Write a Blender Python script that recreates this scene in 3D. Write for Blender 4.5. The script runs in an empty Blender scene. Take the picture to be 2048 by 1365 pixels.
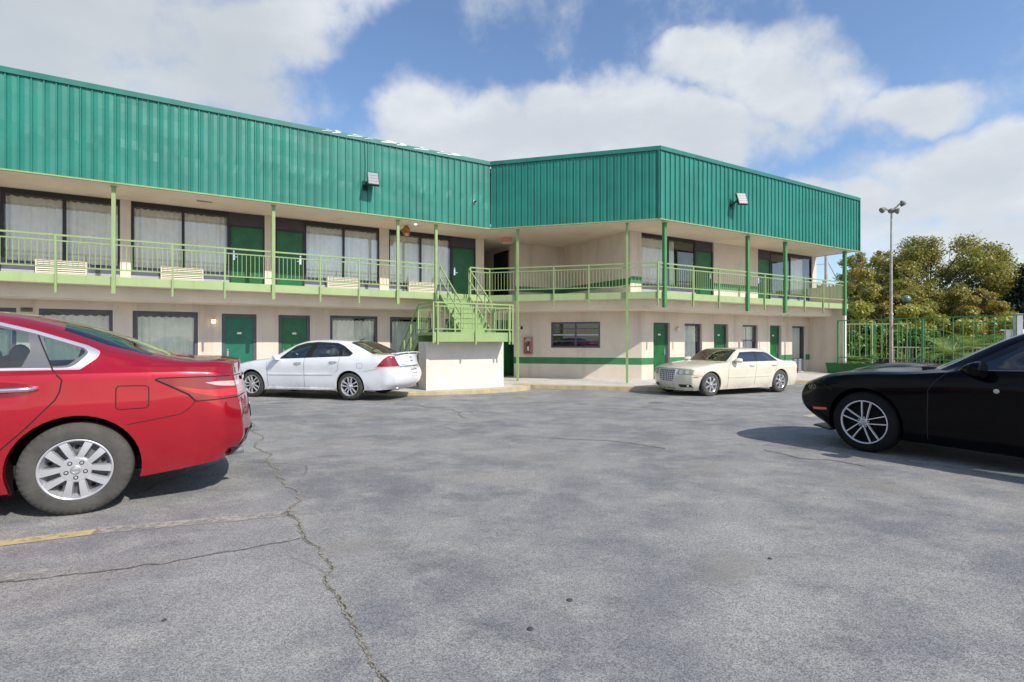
import bpy, bmesh, math, random
import numpy as np
from mathutils import Vector, Matrix, Euler
from mathutils.bvhtree import BVHTree
random.seed(7); RNG = np.random.RandomState(5)
SC = bpy.context.scene
COL = SC.collection
rad = math.radians
# ------------------------------------------------------------------ helpers
def link(o):
    COL.objects.link(o); return o
def setp(o, label=None, cat=None, group=None, kind=None):
    if label: o['label'] = label
    if cat: o['category'] = cat
    if group: o['group'] = group
    if kind: o['kind'] = kind
    return o
def thing(name, label, cat, loc=(0, 0, 0), rotz=0.0, group=None, scale=1.0):
    o = bpy.data.objects.new(name, None); link(o)
    o.empty_display_size = .2
    o.location = loc; o.rotation_euler = (0, 0, rotz); o.scale = (scale,)*3
    return setp(o, label, cat, group)
def wmat(o):
    m = Matrix.LocRotScale(o.location, o.rotation_euler, o.scale)
    return wmat(o.parent) @ o.matrix_parent_inverse @ m if o.parent else m
class MB:
    """collects shapes and builds one mesh object"""
    def __init__(s, M=None): s.v = []; s.f = []; s.mi = []; s.M = M; s.cur = 0; s.smooth = False
    def add(s, vs, fs, M=None):
        b = len(s.v)
        for p in vs:
            p = Vector(p)
            if M is not None: p = M @ p
            if s.M is not None: p = s.M @ p
            s.v.append(tuple(p))
        for f in fs:
            s.f.append([b+i for i in f]); s.mi.append(s.cur)
        return s
    def box(s, a, b, M=None):
        x0, x1 = sorted((a[0], b[0])); y0, y1 = sorted((a[1], b[1])); z0, z1 = sorted((a[2], b[2]))
        return s.add([(x0,y0,z0),(x1,y0,z0),(x1,y1,z0),(x0,y1,z0),(x0,y0,z1),(x1,y0,z1),(x1,y1,z1),(x0,y1,z1)],
              [(3,2,1,0),(4,5,6,7),(0,1,5,4),(1,2,6,5),(2,3,7,6),(3,0,4,7)], M)
    def bar(s, p, q, w, h=None, up=(0,0,1)):
        """square bar between p and q"""
        h = h or w; p = Vector(p); q = Vector(q); d = (q-p); L = d.length
        if L < 1e-6: return s
        d /= L; up = Vector(up)
        if abs(d.dot(up)) > .99: up = Vector((1,0,0))
        a = d.cross(up).normalized()*(w/2); b = a.cross(d).normalized()*(h/2)
        vs = [p-a-b, p+a-b, p+a+b, p-a+b, q-a-b, q+a-b, q+a+b, q-a+b]
        return s.add(vs, [(3,2,1,0),(4,5,6,7),(0,1,5,4),(1,2,6,5),(2,3,7,6),(3,0,4,7)])
    def tube(s, pts, r, n=8, caps=True, close=False):
        pts = [Vector(p) for p in pts]; rs = r if isinstance(r, (list, tuple)) else [r]*len(pts)
        vs = []; fs = []; prev = None; m = len(pts)
        for i, p in enumerate(pts):
            if close: d = (pts[(i+1) % m]-pts[i-1])
            else: d = (pts[min(i+1, m-1)]-pts[max(i-1, 0)])
            d.normalize()
            if prev is None:
                a = d.cross(Vector((0,0,1)))
                if a.length < .05: a = d.cross(Vector((1,0,0)))
            else: a = prev-d*prev.dot(d)
            a.normalize(); prev = a; b = d.cross(a)
            for k in range(n):
                t = 2*math.pi*k/n; vs.append(p+(a*math.cos(t)+b*math.sin(t))*rs[i])
        for i in range(m if close else m-1):
            j = (i+1) % m
            for k in range(n):
                k2 = (k+1) % n; fs.append((i*n+k, i*n+k2, j*n+k2, j*n+k))
        if caps and not close:
            fs.append(tuple(range(n-1, -1, -1))); fs.append(tuple((m-1)*n+k for k in range(n)))
        return s.add(vs, fs)
    def lathe(s, prof, n=32, M=None, a0=0, a1=2*math.pi, axis='z', caps=False):
        """prof: (radius, height) list revolved about z (or y)"""
        full = abs(a1-a0-2*math.pi) < 1e-6; m = n if full else n+1; vs = []; fs = []
        for (r, h) in prof:
            for k in range(m):
                t = a0+(a1-a0)*k/n; x = r*math.cos(t); y = r*math.sin(t)
                vs.append((x, y, h) if axis == 'z' else (x, h, y))
        for i in range(len(prof)-1):
            for k in range(n):
                k2 = (k+1) % m if full else k+1
                f = (i*m+k, i*m+k2, (i+1)*m+k2, (i+1)*m+k)
                fs.append(f if axis == 'z' else f[::-1])
        if caps and full:
            fs.append(tuple(range(n-1,-1,-1))); fs.append(tuple((len(prof)-1)*n+k for k in range(n)))
        return s.add(vs, fs, M)
    def prism(s, poly, z0, z1, M=None):
        n = len(poly); vs = [(p[0], p[1], z0) for p in poly]+[(p[0], p[1], z1) for p in poly]
        fs = [tuple(range(n-1,-1,-1)), tuple(range(n, 2*n))]+[(i, (i+1) % n, n+(i+1) % n, n+i) for i in range(n)]
        return s.add(vs, fs, M)
    def ball(s, c, r, nu=14, nv=9, jitter=0, seed=0):
        rr = random.Random(seed); rx, ry, rz = r if isinstance(r, (tuple, list)) else (r, r, r); vs = []; fs = []
        for j in range(nv+1):
            ph = math.pi*j/nv
            for i in range(nu):
                t = 2*math.pi*i/nu; k = 1+(rr.uniform(-jitter, jitter) if jitter else 0)
                vs.append((c[0]+rx*k*math.sin(ph)*math.cos(t), c[1]+ry*k*math.sin(ph)*math.sin(t), c[2]+rz*k*math.cos(ph)))
        for j in range(nv):
            for i in range(nu):
                i2 = (i+1) % nu; fs.append((j*nu+i, (j+1)*nu+i, (j+1)*nu+i2, j*nu+i2))
        return s.add(vs, fs)
    def quad(s, a, b, c, d): return s.add([a, b, c, d], [(0,1,2,3)])
    def build(s, name, mat, parent=None, smooth=False, label=None, angle=None, weld=False):
        me = bpy.data.meshes.new(name); me.from_pydata(s.v, [], s.f); me.update()
        mats = mat if isinstance(mat, (list, tuple)) else [mat]
        for m in mats: me.materials.append(m)
        if len(mats) > 1: me.polygons.foreach_set('material_index', s.mi)
        if weld:
            bm = bmesh.new(); bm.from_mesh(me); bmesh.ops.remove_doubles(bm, verts=bm.verts, dist=1e-5); bm.to_mesh(me); bm.free()
        o = bpy.data.objects.new(name, me); link(o)
        if parent is not None:
            o.parent = parent
            if s.M is not None and s.M == 'local': pass
        if smooth:
            me.polygons.foreach_set('use_smooth', [True]*len(me.polygons))
            if angle: me.set_sharp_from_angle(angle=rad(angle))
        if label: o['label'] = label
        return o
def wpart(mb, name, mat, root, **k):
    """mesh given in WORLD coordinates, parented to root without moving"""
    o = mb.build(name, mat, root, **k)
    o.matrix_parent_inverse = wmat(root).inverted()
    return o
def copy_tree(o, parent=None):
    c = o.copy(); link(c)
    if parent is not None: c.parent = parent; c.matrix_parent_inverse = o.matrix_parent_inverse
    for ch in [x for x in bpy.data.objects if x.parent == o]: copy_tree(ch, c)
    return c
def struct(mb, name, mat, **k): return setp(mb.build(name, mat, **k), kind='structure')
# ------------------------------------------------------------------ materials
class G:
    """small node-graph writer"""
    def __init__(s, nt): s.nt = nt
    def n(s, t, **kw):
        o = s.nt.nodes.new(t)
        for k, v in kw.items():
            if k == 'ins':
                for a, b in v.items(): s.put(o.inputs[a], b)
            else: setattr(o, k, v)
        return o
    def put(s, sock, v):
        if isinstance(v, bpy.types.NodeSocket): s.nt.links.new(v, sock)
        elif isinstance(v, (tuple, list)):
            sock.default_value = (*v, 1) if len(v) == 3 and len(sock.default_value) == 4 else v
        else: sock.default_value = v
    def m(s, op, a, b=0.0, c=None, clamp=False):
        o = s.nt.nodes.new('ShaderNodeMath'); o.operation = op; o.use_clamp = clamp
        s.put(o.inputs[0], a); s.put(o.inputs[1], b)
        if c is not None: s.put(o.inputs[2], c)
        return o.outputs[0]
    def mix(s, f, a, b, mode='MIX'):
        o = s.nt.nodes.new('ShaderNodeMix'); o.data_type = 'RGBA'; o.blend_type = mode
        s.put(o.inputs[0], f); s.put(o.inputs[6], a); s.put(o.inputs[7], b); return o.outputs[2]
    def noise(s, vec, scale, detail=4, rough=.55, out=0):
        o = s.nt.nodes.new('ShaderNodeTexNoise'); s.put(o.inputs['Vector'], vec)
        o.inputs['Scale'].default_value = scale; o.inputs['Detail'].default_value = detail; o.inputs['Roughness'].default_value = rough
        return o.outputs[out]
    def ss(s, x, a, b, lo=0., hi=1.):
        o = s.nt.nodes.new('ShaderNodeMapRange'); o.interpolation_type = 'SMOOTHSTEP'
        s.put(o.inputs[0], x); o.inputs[1].default_value = a; o.inputs[2].default_value = b
        o.inputs[3].default_value = lo; o.inputs[4].default_value = hi; return o.outputs[0]
    def coord(s, out='Object'): return s.n('ShaderNodeTexCoord').outputs[out]
    def scale(s, vec, sc):
        o = s.nt.nodes.new('ShaderNodeMapping'); s.put(o.inputs[0], vec); o.inputs[3].default_value = sc; return o.outputs[0]
    def bump(s, h, strength, dist=.01):
        o = s.nt.nodes.new('ShaderNodeBump'); s.put(o.inputs['Height'], h); o.inputs['Strength'].default_value = strength; o.inputs['Distance'].default_value = dist; return o.outputs[0]
def mat(name, col, rough=.6, metal=0., spec=.5, vary=.0, vscale=3., grain=0., gscale=80., coat=0., dirt=None, streak=None, trans=0.):
    """Principled with procedural colour variation, grain bump, optional stains"""
    M = bpy.data.materials.new(name); M.use_nodes = True; nt = M.node_tree; nt.nodes.clear(); g = G(nt)
    b = g.n('ShaderNodeBsdfPrincipled'); out = g.n('ShaderNodeOutputMaterial'); nt.links.new(b.outputs[0], out.inputs[0])
    b.inputs['Roughness'].default_value = rough; b.inputs['Metallic'].default_value = metal
    b.inputs['Specular IOR Level'].default_value = spec; b.inputs['Coat Weight'].default_value = coat; b.inputs['Coat Roughness'].default_value = .04
    c = (*col, 1); src = None
    P = g.coord()
    if vary:
        n1 = g.noise(P, vscale, 5, .6)
        src = g.mix(g.ss(n1, .3, .7), tuple(x*(1-vary) for x in col), tuple(min(1, x*(1+vary)) for x in col))
    if dirt:
        dcol, amt, sc = dirt
        n2 = g.noise(P, sc, 6, .65)
        src = g.mix(g.ss(n2, .52, .72, 0, amt), src if src is not None else c, dcol)
    if streak:
        dcol, amt, sc = streak
        n3 = g.noise(g.scale(P, (sc, sc, sc*.08)), 1, 5, .6)
        src = g.mix(g.ss(n3, .5, .75, 0, amt), src if src is not None else c, dcol)
    if src is not None: nt.links.new(src, b.inputs['Base Color'])
    else: b.inputs['Base Color'].default_value = c
    if grain:
        nt.links.new(g.bump(g.noise(P, gscale, 4, .6), grain, .006), b.inputs['Normal'])
    if trans: b.inputs['Transmission Weight'].default_value = trans
    return M
def glassmat(name, tint, refl=.12, rough=.01, gtint=(1,1,1)):
    M = bpy.data.materials.new(name); M.use_nodes = True; nt = M.node_tree; nt.nodes.clear(); g = G(nt)
    t = g.n('ShaderNodeBsdfTransparent'); t.inputs[0].default_value = (*tint, 1)
    gl = g.n('ShaderNodeBsdfGlossy'); gl.inputs['Roughness'].default_value = rough; gl.inputs[0].default_value = (*gtint, 1)
    fr = g.n('ShaderNodeFresnel'); fr.inputs[0].default_value = 1.5
    f = g.m('ADD', g.m('MULTIPLY', fr.outputs[0], 1.2), refl, clamp=True)
    mx = g.n('ShaderNodeMixShader'); g.put(mx.inputs[0], f); nt.links.new(t.outputs[0], mx.inputs[1]); nt.links.new(gl.outputs[0], mx.inputs[2])
    out = g.n('ShaderNodeOutputMaterial'); nt.links.new(mx.outputs[0], out.inputs[0]); return M
def emis(name, col, st):
    M = bpy.data.materials.new(name); M.use_nodes = True; nt = M.node_tree; nt.nodes.clear(); g = G(nt)
    e = g.n('ShaderNodeEmission'); e.inputs[0].default_value = (*col, 1); e.inputs[1].default_value = st
    o = g.n('ShaderNodeOutputMaterial'); nt.links.new(e.outputs[0], o.inputs[0]); return M
MT = {}
MT['wall'] = mat('painted_stucco', (.70,.61,.52), .85, spec=.2, vary=.05, vscale=1.3, grain=.35, gscale=60, streak=((.40,.33,.26), .40, 2.4), dirt=((.52,.46,.40), .3, 1.1))
MT['block'] = mat('painted_block', (.72,.66,.60), .85, spec=.2, vary=.05, vscale=2, grain=.4, gscale=30, dirt=((.5,.42,.34), .25, 3.))
MT['soffit'] = mat('soffit_paint', (.80,.70,.575), .8, spec=.2, vary=.06, vscale=.8, grain=.2, gscale=50, dirt=((.45,.36,.27), .25, 1.2))
MT['teal'] = mat('teal_metal', (.016,.197,.150), .38, spec=.5, vary=.12, vscale=.9, grain=.3, gscale=2.0, streak=((.045,.26,.215), .4, 1.8), dirt=((.03,.18,.145), .3, 1.1))
MT['tealtrim'] = mat('teal_trim', (.02,.17,.135), .4, vary=.12, vscale=2)
MT['lgreen'] = mat('light_green_paint', (.275,.39,.16), .5, vary=.06, vscale=3, streak=((.20,.28,.13), .4, 4), dirt=((.40,.44,.30), .3, 9.))
MT['slabgreen'] = mat('slab_green_paint', (.345,.455,.205), .55, vary=.05, vscale=2, streak=((.26,.30,.16), .45, 3.))
MT['mgreen'] = mat('mid_green_paint', (.065,.245,.085), .5, vary=.08, vscale=4)
MT['dgreen'] = mat('door_green_paint', (.006,.115,.03), .42, vary=.2, vscale=2.5, dirt=((.02,.19,.07), .35, 4))
MT['dteal'] = mat('door_teal_paint', (.006,.13,.085), .42, vary=.2, vscale=2.5, dirt=((.02,.2,.13), .35, 4))
MT['stripe'] = mat('stripe_paint', (.04,.20,.08), .7, vary=.1, vscale=3, grain=.3, gscale=60)
MT['slate'] = mat('slate_frame_paint', (.085,.088,.115), .55, vary=.12, vscale=4)
MT['slate_lt'] = mat('grey_panel_paint', (.34,.37,.42), .6, vary=.08, vscale=3)
MT['darkframe'] = mat('dark_frame', (.018,.016,.022), .45, vary=.2, vscale=5)
MT['louver'] = mat('louver_purple', (.06,.045,.06), .5, vary=.15, vscale=5)
MT['curtain'] = mat('curtain_cloth', (.90,.87,.76), .95, spec=.1, vary=.05, vscale=5)
MT['curtain2'] = mat('curtain_lining', (.86,.88,.78), .95, spec=.1, vary=.06, vscale=5)
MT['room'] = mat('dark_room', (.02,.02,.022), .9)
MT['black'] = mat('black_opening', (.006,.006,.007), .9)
MT['ivory'] = mat('ivory_plastic', (.64,.60,.51), .5, vary=.05, vscale=4, dirt=((.50,.42,.30), .3, 6))
MT['white'] = mat('white_paint', (.80,.79,.76), .5, vary=.03)
MT['chrome'] = mat('chrome', (.75,.76,.78), .12, metal=1)
MT['steel'] = mat('steel', (.45,.45,.46), .4, metal=.8, vary=.1)
MT['blackmetal'] = mat('black_metal', (.012,.012,.013), .45)
MT['concrete'] = mat('concrete', (.56,.54,.50), .9, spec=.2, vary=.10, vscale=1.8, grain=.5, gscale=60, dirt=((.38,.355,.32), .45, 2.2))
MT['kerb'] = mat('kerb_paint', (.47,.385,.23), .85, spec=.2, vary=.15, vscale=4, grain=.5, gscale=50, dirt=((.44,.41,.36), .95, 1.9))
MT['soil'] = mat('soil', (.10,.07,.045), .95, vary=.3, vscale=4, grain=.8, gscale=30)
MT['winglass'] = glassmat('window_glass', (1,1,1), .10); MT['clearglass'] = glassmat('clear_window_glass', (.99,1,.99), .01)
MT['darkglass'] = glassmat('dark_window_glass', (.30,.34,.36), .06)
MT['lamp_on'] = emis('lamp_glow', (1.,.72,.34), 2.2)
MT['red'] = mat('red_paint', (.42,.015,.02), .4)
MT['lensw'] = mat('led_lens', (.30,.31,.33), .35)
_b = MT['block'].node_tree; _g = G(_b); _p = _g.n('ShaderNodeVectorRotate', ins={0: _g.coord()}); _p.inputs['Axis'].default_value = (0,0,1); _p.inputs['Angle'].default_value = -rad(30)
_s = _g.n('ShaderNodeSeparateXYZ', ins={0: _p.outputs[0]}); _c = _g.n('ShaderNodeCombineXYZ', ins={0: _s.outputs[0], 1: _s.outputs[2]})
_k = _g.n('ShaderNodeTexBrick', ins={0: _c.outputs[0]}); _k.inputs['Scale'].default_value = 1; _k.inputs['Brick Width'].default_value = .40; _k.inputs['Row Height'].default_value = .20; _k.inputs['Mortar Size'].default_value = .008
_n = _g.n('ShaderNodeBump', ins={'Height': _k.outputs['Fac']}); _n.invert = True; _n.inputs['Strength'].default_value = .35; _n.inputs['Distance'].default_value = .01
_pb = next(n for n in _b.nodes if n.type == 'BSDF_PRINCIPLED'); _o = _pb.inputs['Normal'].links[0].from_socket; _b.links.new(_o, _n.inputs['Normal']); _b.links.new(_n.outputs[0], _pb.inputs['Normal'])
# ------------------------------------------------------------------ terrain height of the lot
def gz(x, y):
    return max(0, .021*(15-max(y, -20)))+.012*max(0, -max(x, -7)-1)
# ------------------------------------------------------------------ facade frames: x along facade, y into the building, z up
c30, s30 = math.cos(rad(30)), math.sin(rad(30)); c15, s15 = math.cos(rad(15)), math.sin(rad(15))
P1 = Vector((-.765, 17.96, 0)); P2 = Vector((4.731, 16.487, 0))
def frame(o, d): 
    return Matrix(((d[0], -d[1], 0, o[0]), (d[1], d[0], 0, o[1]), (0, 0, 1, 0), (0, 0, 0, 1)))
FA = frame(P1, (c30, s30)); FM = frame(P1, (c15, -s15)); FR = frame(P2, (c30, s30))
def isect(F, y1, Gm, y2):
    """crossing of the line y=y1 in frame F and y=y2 in frame Gm -> world xy"""
    p = F @ Vector((0, y1, 0)); d = (F.to_3x3() @ Vector((1, 0, 0))); q = Gm @ Vector((0, y2, 0)); e = Gm.to_3x3() @ Vector((1, 0, 0))
    det = d.x*(-e.y)+e.x*d.y; r = q-p; t = (r.x*(-e.y)+e.x*r.y)/det
    return p+d*t
iA, iM, iR = FA.inverted(), FM.inverted(), FR.inverted()
# ------------------------------------------------------------------ camera
cd = bpy.data.cameras.new('camera'); cam = link(bpy.data.objects.new('camera', cd))
cam.location = (0, 0, 1.52); cam.rotation_euler = (rad(90), 0, 0)
cd.sensor_width = 36; cd.lens = 36*1032/2048; cd.clip_end = 3000; cd.clip_start = .05
SC.camera = cam
# ------------------------------------------------------------------ sun and sky
SUN_AZ = Vector((.752, -.659, 0)); SUN_EL = rad(40.5)
sd = bpy.data.lights.new('sun', 'SUN'); sun = link(bpy.data.objects.new('sun', sd))
sd.energy = 3.4; sd.angle = rad(.6); sd.color = (1, .94, .84)
sdir = SUN_AZ.normalized()*math.cos(SUN_EL)+Vector((0, 0, math.sin(SUN_EL)))
sun.rotation_euler = sdir.to_track_quat('Z', 'Y').to_euler(); sun.location = (20, -20, 30)
W = bpy.data.worlds.new('World'); SC.world = W; W.use_nodes = True
nt = W.node_tree; nt.nodes.clear(); g = G(nt)
sky = g.n('ShaderNodeTexSky', sky_type='NISHITA', sun_disc=False)
sky.sun_elevation = SUN_EL; sky.sun_rotation = math.atan2(SUN_AZ.x, SUN_AZ.y); sky.altitude = 100; sky.air_density = 1.0; sky.dust_density = .6; sky.ozone_density = 2.2
D = g.coord('Generated')
sep = g.n('ShaderNodeSeparateXYZ', ins={0: D}); dx, dy, dz = sep.outputs
# clouds live on the sky dome as soft banks at fixed bearings (u = x/y, w = z/y on the northern side)
yy = g.m('MAXIMUM', dy, .12)
wn = g.noise(D, 3.2, 3, .5, out=1); ws = g.n('ShaderNodeSeparateXYZ', ins={0: wn})
wn2 = g.noise(D, 9., 4, .55, out=1); ws2 = g.n('ShaderNodeSeparateXYZ', ins={0: wn2})
u = g.m('ADD', g.m('ADD', g.m('DIVIDE', dx, yy), g.m('MULTIPLY', g.m('SUBTRACT', ws.outputs[0], .5), .24)), g.m('MULTIPLY', g.m('SUBTRACT', ws2.outputs[0], .5), .13))
w = g.m('ADD', g.m('ADD', g.m('DIVIDE', dz, yy), g.m('MULTIPLY', g.m('SUBTRACT', ws.outputs[1], .5), .20)), g.m('MULTIPLY', g.m('SUBTRACT', ws2.outputs[1], .5), .11))
BANKS = [(-.86,.62,.46,.17,.0,1.), (-.50,.60,.24,.10,.25,.95), (-.30,.68,.20,.08,.3,.6), (-.95,.45,.42,.18,0,1.), (-.62,.50,.26,.09,-.1,.9),
         (-.18,.46,.13,.10,0,1.), (-.06,.38,.26,.13,-.05,1.), (.14,.40,.22,.10,.1,1.), (.52,.49,.20,.13,-.15,1.), (.38,.53,.13,.06,.2,.9), (.30,.37,.30,.10,.1,1.),
         (.76,.47,.16,.05,0,.8), (.95,.33,.36,.10,.12,1.), (.70,.27,.20,.06,.1,.9), (.90,.22,.40,.07,.0,.9), (1.4,.30,.4,.16,0,1.), (-1.7,.5,.6,.3,0,1.)]
tot = None
for (u0, w0, ru, rw, th, amp) in BANKS:
    du = g.m('SUBTRACT', u, u0); dw = g.m('SUBTRACT', w, w0); c, s_ = math.cos(th), math.sin(th)
    a = g.m('ADD', g.m('MULTIPLY', du, c/ru), g.m('MULTIPLY', dw, s_/ru)); b = g.m('ADD', g.m('MULTIPLY', dw, c/rw), g.m('MULTIPLY', du, -s_/rw))
    r2 = g.m('ADD', g.m('MULTIPLY', a, a), g.m('MULTIPLY', b, b))
    e = g.m('MULTIPLY', g.m('MAXIMUM', g.m('SUBTRACT', 1.25, r2), 0), amp)
    tot = e if tot is None else g.m('MAXIMUM', tot, e)
nf = g.noise(D, 5.5, 9, .58); nf2 = g.noise(D, 17., 6, .6)
front = g.m('ADD', tot, g.m('ADD', g.m('MULTIPLY', g.m('SUBTRACT', nf, .5), 2.5), g.m('MULTIPLY', g.m('SUBTRACT', nf2, .5), .55)))
mfront = g.ss(front, .0, .95)
nb = g.noise(D, 2.6, 8, .58); mback = g.ss(nb, .46, .62)
side = g.ss(dy, .10, .34)
mask = g.m('ADD', g.m('MULTIPLY', mfront, side), g.m('MULTIPLY', mback, g.m('SUBTRACT', 1., side)))
mask = g.m('MULTIPLY', mask, g.ss(dz, -.02, .04))
shade = g.ss(g.noise(g.scale(D, (1,1,2.2)), 4.2, 6, .55), .34, .66)
core = g.ss(front, .5, 1.9)
ccol = g.mix(g.m('MULTIPLY', shade, .8), (5.1,5.4,5.8), (6.9,7.1,7.25))
ccol = g.mix(g.m('MULTIPLY', core, .45), ccol, (4.5,4.85,5.2))
ccol = g.mix(g.m('MULTIPLY', g.ss(u, -.30, -.55), .55), ccol, (4.0,4.35,4.6))
skyc = g.mix(1.0, sky.outputs[0], (1.32,1.36,1.43), 'MULTIPLY')
colr = g.mix(g.m('MULTIPLY', mask, .93), skyc, ccol)
bg = g.n('ShaderNodeBackground', ins={0: colr, 1: .10}); wo = g.n('ShaderNodeOutputWorld'); nt.links.new(bg.outputs[0], wo.inputs[0])
W.cycles.sampling_method = 'MANUAL'; W.cycles.sample_map_resolution = 512
SC.view_settings.view_transform = 'Standard'; SC.view_settings.look = 'None'; SC.view_settings.exposure = 0.40; SC.view_settings.gamma = 1
SC.cycles.use_denoising = True
SC.cycles.max_bounces = 8; SC.cycles.transparent_max_bounces = 16
# ------------------------------------------------------------------ asphalt lot
def asphalt():
    M = bpy.data.materials.new('old_asphalt'); M.use_nodes = True; nt = M.node_tree; nt.nodes.clear(); g = G(nt)
    b = g.n('ShaderNodeBsdfPrincipled'); o = g.n('ShaderNodeOutputMaterial'); nt.links.new(b.outputs[0], o.inputs[0])
    P = g.coord()
    big = g.noise(g.scale(P, (.9,1.0,1)), 1, 5, .62); mid = g.noise(g.scale(P, (2.6,3.0,1)), 1, 6, .68); fine = g.noise(P, 140, 3, .7); fine2 = g.noise(P, 38, 3, .65)
    c = g.mix(g.ss(big, .36, .66), (.196,.199,.210), (.302,.296,.288))
    c = g.mix(g.ss(mid, .42, .70, 0, .6), c, (.385,.375,.352))
    c = g.mix(g.ss(g.noise(g.scale(P, (.9,1.3,1)), 1.7, 6, .7), .54, .74, 0, .6), c, (.125,.128,.138))
    c = g.mix(g.ss(g.noise(g.scale(P, (.35,.9,1)), 1.1, 4, .6), .58, .72, 0, .35), c, (.36,.31,.265))
    vor = g.n('ShaderNodeTexVoronoi', ins={'Vector': P}); vor.inputs['Scale'].default_value = 210; vr = g.n('ShaderNodeSeparateXYZ', ins={0: vor.outputs['Color']}).outputs[0]
    agg = g.mix(.62, fine, vr)
    c = g.mix(g.ss(agg, .12, .82, .0, 1.), g.mix(1.0, c, (.54,.54,.56), 'MULTIPLY'), g.mix(1.0, c, (1.34,1.33,1.31), 'MULTIPLY'))
    c = g.mix(g.ss(fine2, .58, .72, 0, .4), c, (.10,.102,.112)); c = g.mix(g.ss(g.noise(P, 60, 3, .7), .62, .74, 0, .4), c, (.52,.51,.49))
    vc = g.n('ShaderNodeTexVoronoi', feature='DISTANCE_TO_EDGE', ins={'Vector': g.mix(.22, P, g.noise(P, 1.1, 4, .6, out=1))}); vc.inputs['Scale'].default_value = .55
    near = g.ss(g.noise(P, .45, 2, .5), .50, .60)
    crk = g.m('MULTIPLY', g.ss(vc.outputs['Distance'], .0, .006, 1, 0), near)
    c = g.mix(g.m('MULTIPLY', crk, .55), c, (.07,.07,.07))
    nt.links.new(c, b.inputs['Base Color']); b.inputs['Roughness'].default_value = .88; b.inputs['Specular IOR Level'].default_value = .25
    h = g.m('ADD', g.m('MULTIPLY', agg, .5), g.m('MULTIPLY', fine2, .5))
    nt.links.new(g.bump(h, .55, .012), b.inputs['Normal'])
    return M
MT['asphalt'] = asphalt()
mb = MB(); xs = [-900,-60,-7,-1,60,900]; ys = [-900,-20,0,15,60,1500]
for i in range(5):
    for j in range(5):
        q = [(xs[i],ys[j]),(xs[i+1],ys[j]),(xs[i+1],ys[j+1]),(xs[i],ys[j+1])]
        mb.add([(x, y, gz(x, y)) for x, y in q], [(0,1,2,3)])
struct(mb, 'parking_lot', MT['asphalt'], weld=True)
# painted lines and cracks lie on the asphalt
def strip_on_ground(pts, wd, h=.004, jag=0, seg=.25, seed=1):
    r = random.Random(seed); out = MB(); P = []
    for a, b in zip(pts[:-1], pts[1:]):
        n = max(1, int(math.dist(a, b)/seg))
        for k in range(n): P.append((a[0]+(b[0]-a[0])*k/n, a[1]+(b[1]-a[1])*k/n))
    P.append(pts[-1]); L = []; R_ = []
    for i, p in enumerate(P):
        a = P[max(i-1, 0)]; b = P[min(i+1, len(P)-1)]; d = Vector((b[0]-a[0], b[1]-a[1])).normalized(); nn = Vector((-d.y, d.x))
        j = r.uniform(-jag, jag); w1 = wd/2*(1+r.uniform(-.8, .8)*bool(jag)); w2 = wd/2*(1+r.uniform(-.8, .8)*bool(jag))
        q1 = Vector(p)+nn*(w1+j); q2 = Vector(p)-nn*(w2-j)
        L.append((q1.x, q1.y, gz(q1.x, q1.y)+h)); R_.append((q2.x, q2.y, gz(q2.x, q2.y)+h))
    n = len(P); out.add(L+R_, [(i, n+i, n+i+1, i+1) for i in range(n-1)]); return out
def worn(name, col, lo, hi, sc, rough=.85, under=None):
    """worn paint: real gaps in the coat, the surface below shows through"""
    M = bpy.data.materials.new(name); M.use_nodes = True; nt = M.node_tree; nt.nodes.clear(); g = G(nt)
    P = g.coord(); b = g.n('ShaderNodeBsdfPrincipled'); b.inputs['Base Color'].default_value = (*col, 1); b.inputs['Roughness'].default_value = rough
    t = g.n('ShaderNodeBsdfTransparent'); mx = g.n('ShaderNodeMixShader'); o = g.n('ShaderNodeOutputMaterial')
    nz = g.m('ADD', g.m('MULTIPLY', g.noise(P, sc, 6, .7), .6), g.m('MULTIPLY', g.noise(P, sc*9, 3, .7), .4))
    g.put(mx.inputs[0], g.ss(nz, lo, hi)); nt.links.new(t.outputs[0], mx.inputs[1]); nt.links.new(b.outputs[0], mx.inputs[2]); nt.links.new(mx.outputs[0], o.inputs[0]); return M
MT['yline'] = worn('worn_yellow_paint', (.50,.40,.21), .28, .48, 2.5)
MT['fline'] = worn('faded_line_paint', (.38,.36,.32), .44, .62, 2.2)
MT['crack'] = worn('crack_grit', (.27,.235,.17), .38, .48, 14.)
MT['crackd'] = worn('crack_dark', (.06,.06,.055), .42, .48, 12.)
CR = [(-4.37,8.56),(-3.79,7.54),(-3.05,6.24),(-2.55,5.43),(-2.29,5.0),(-1.99,4.55),(-1.7,4.04),(-1.48,3.58),(-1.32,3.3),(-1.14,3.06),(-1.01,2.89),(-1.0,2.76),(-.88,2.59),(-.79,2.44),(-.72,2.32),(-.62,2.14),(-.57,2.05),(-.51,1.96),(-.45,1.88),(-.2,1.4),(.1,.8)]
def ragged(pts, k, seed):
    r = random.Random(seed); P = list(pts)
    for it in range(k):
        Q = [P[0]]
        for a, b in zip(P[:-1], P[1:]): L = math.dist(a, b); m = .12*L*r.uniform(-1, 1); Q += [((a[0]+b[0])/2-(b[1]-a[1])/L*m, (a[1]+b[1])/2+(b[0]-a[0])/L*m), b]
        P = Q
    return P
CRr = ragged(CR, 3, 5)
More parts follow.
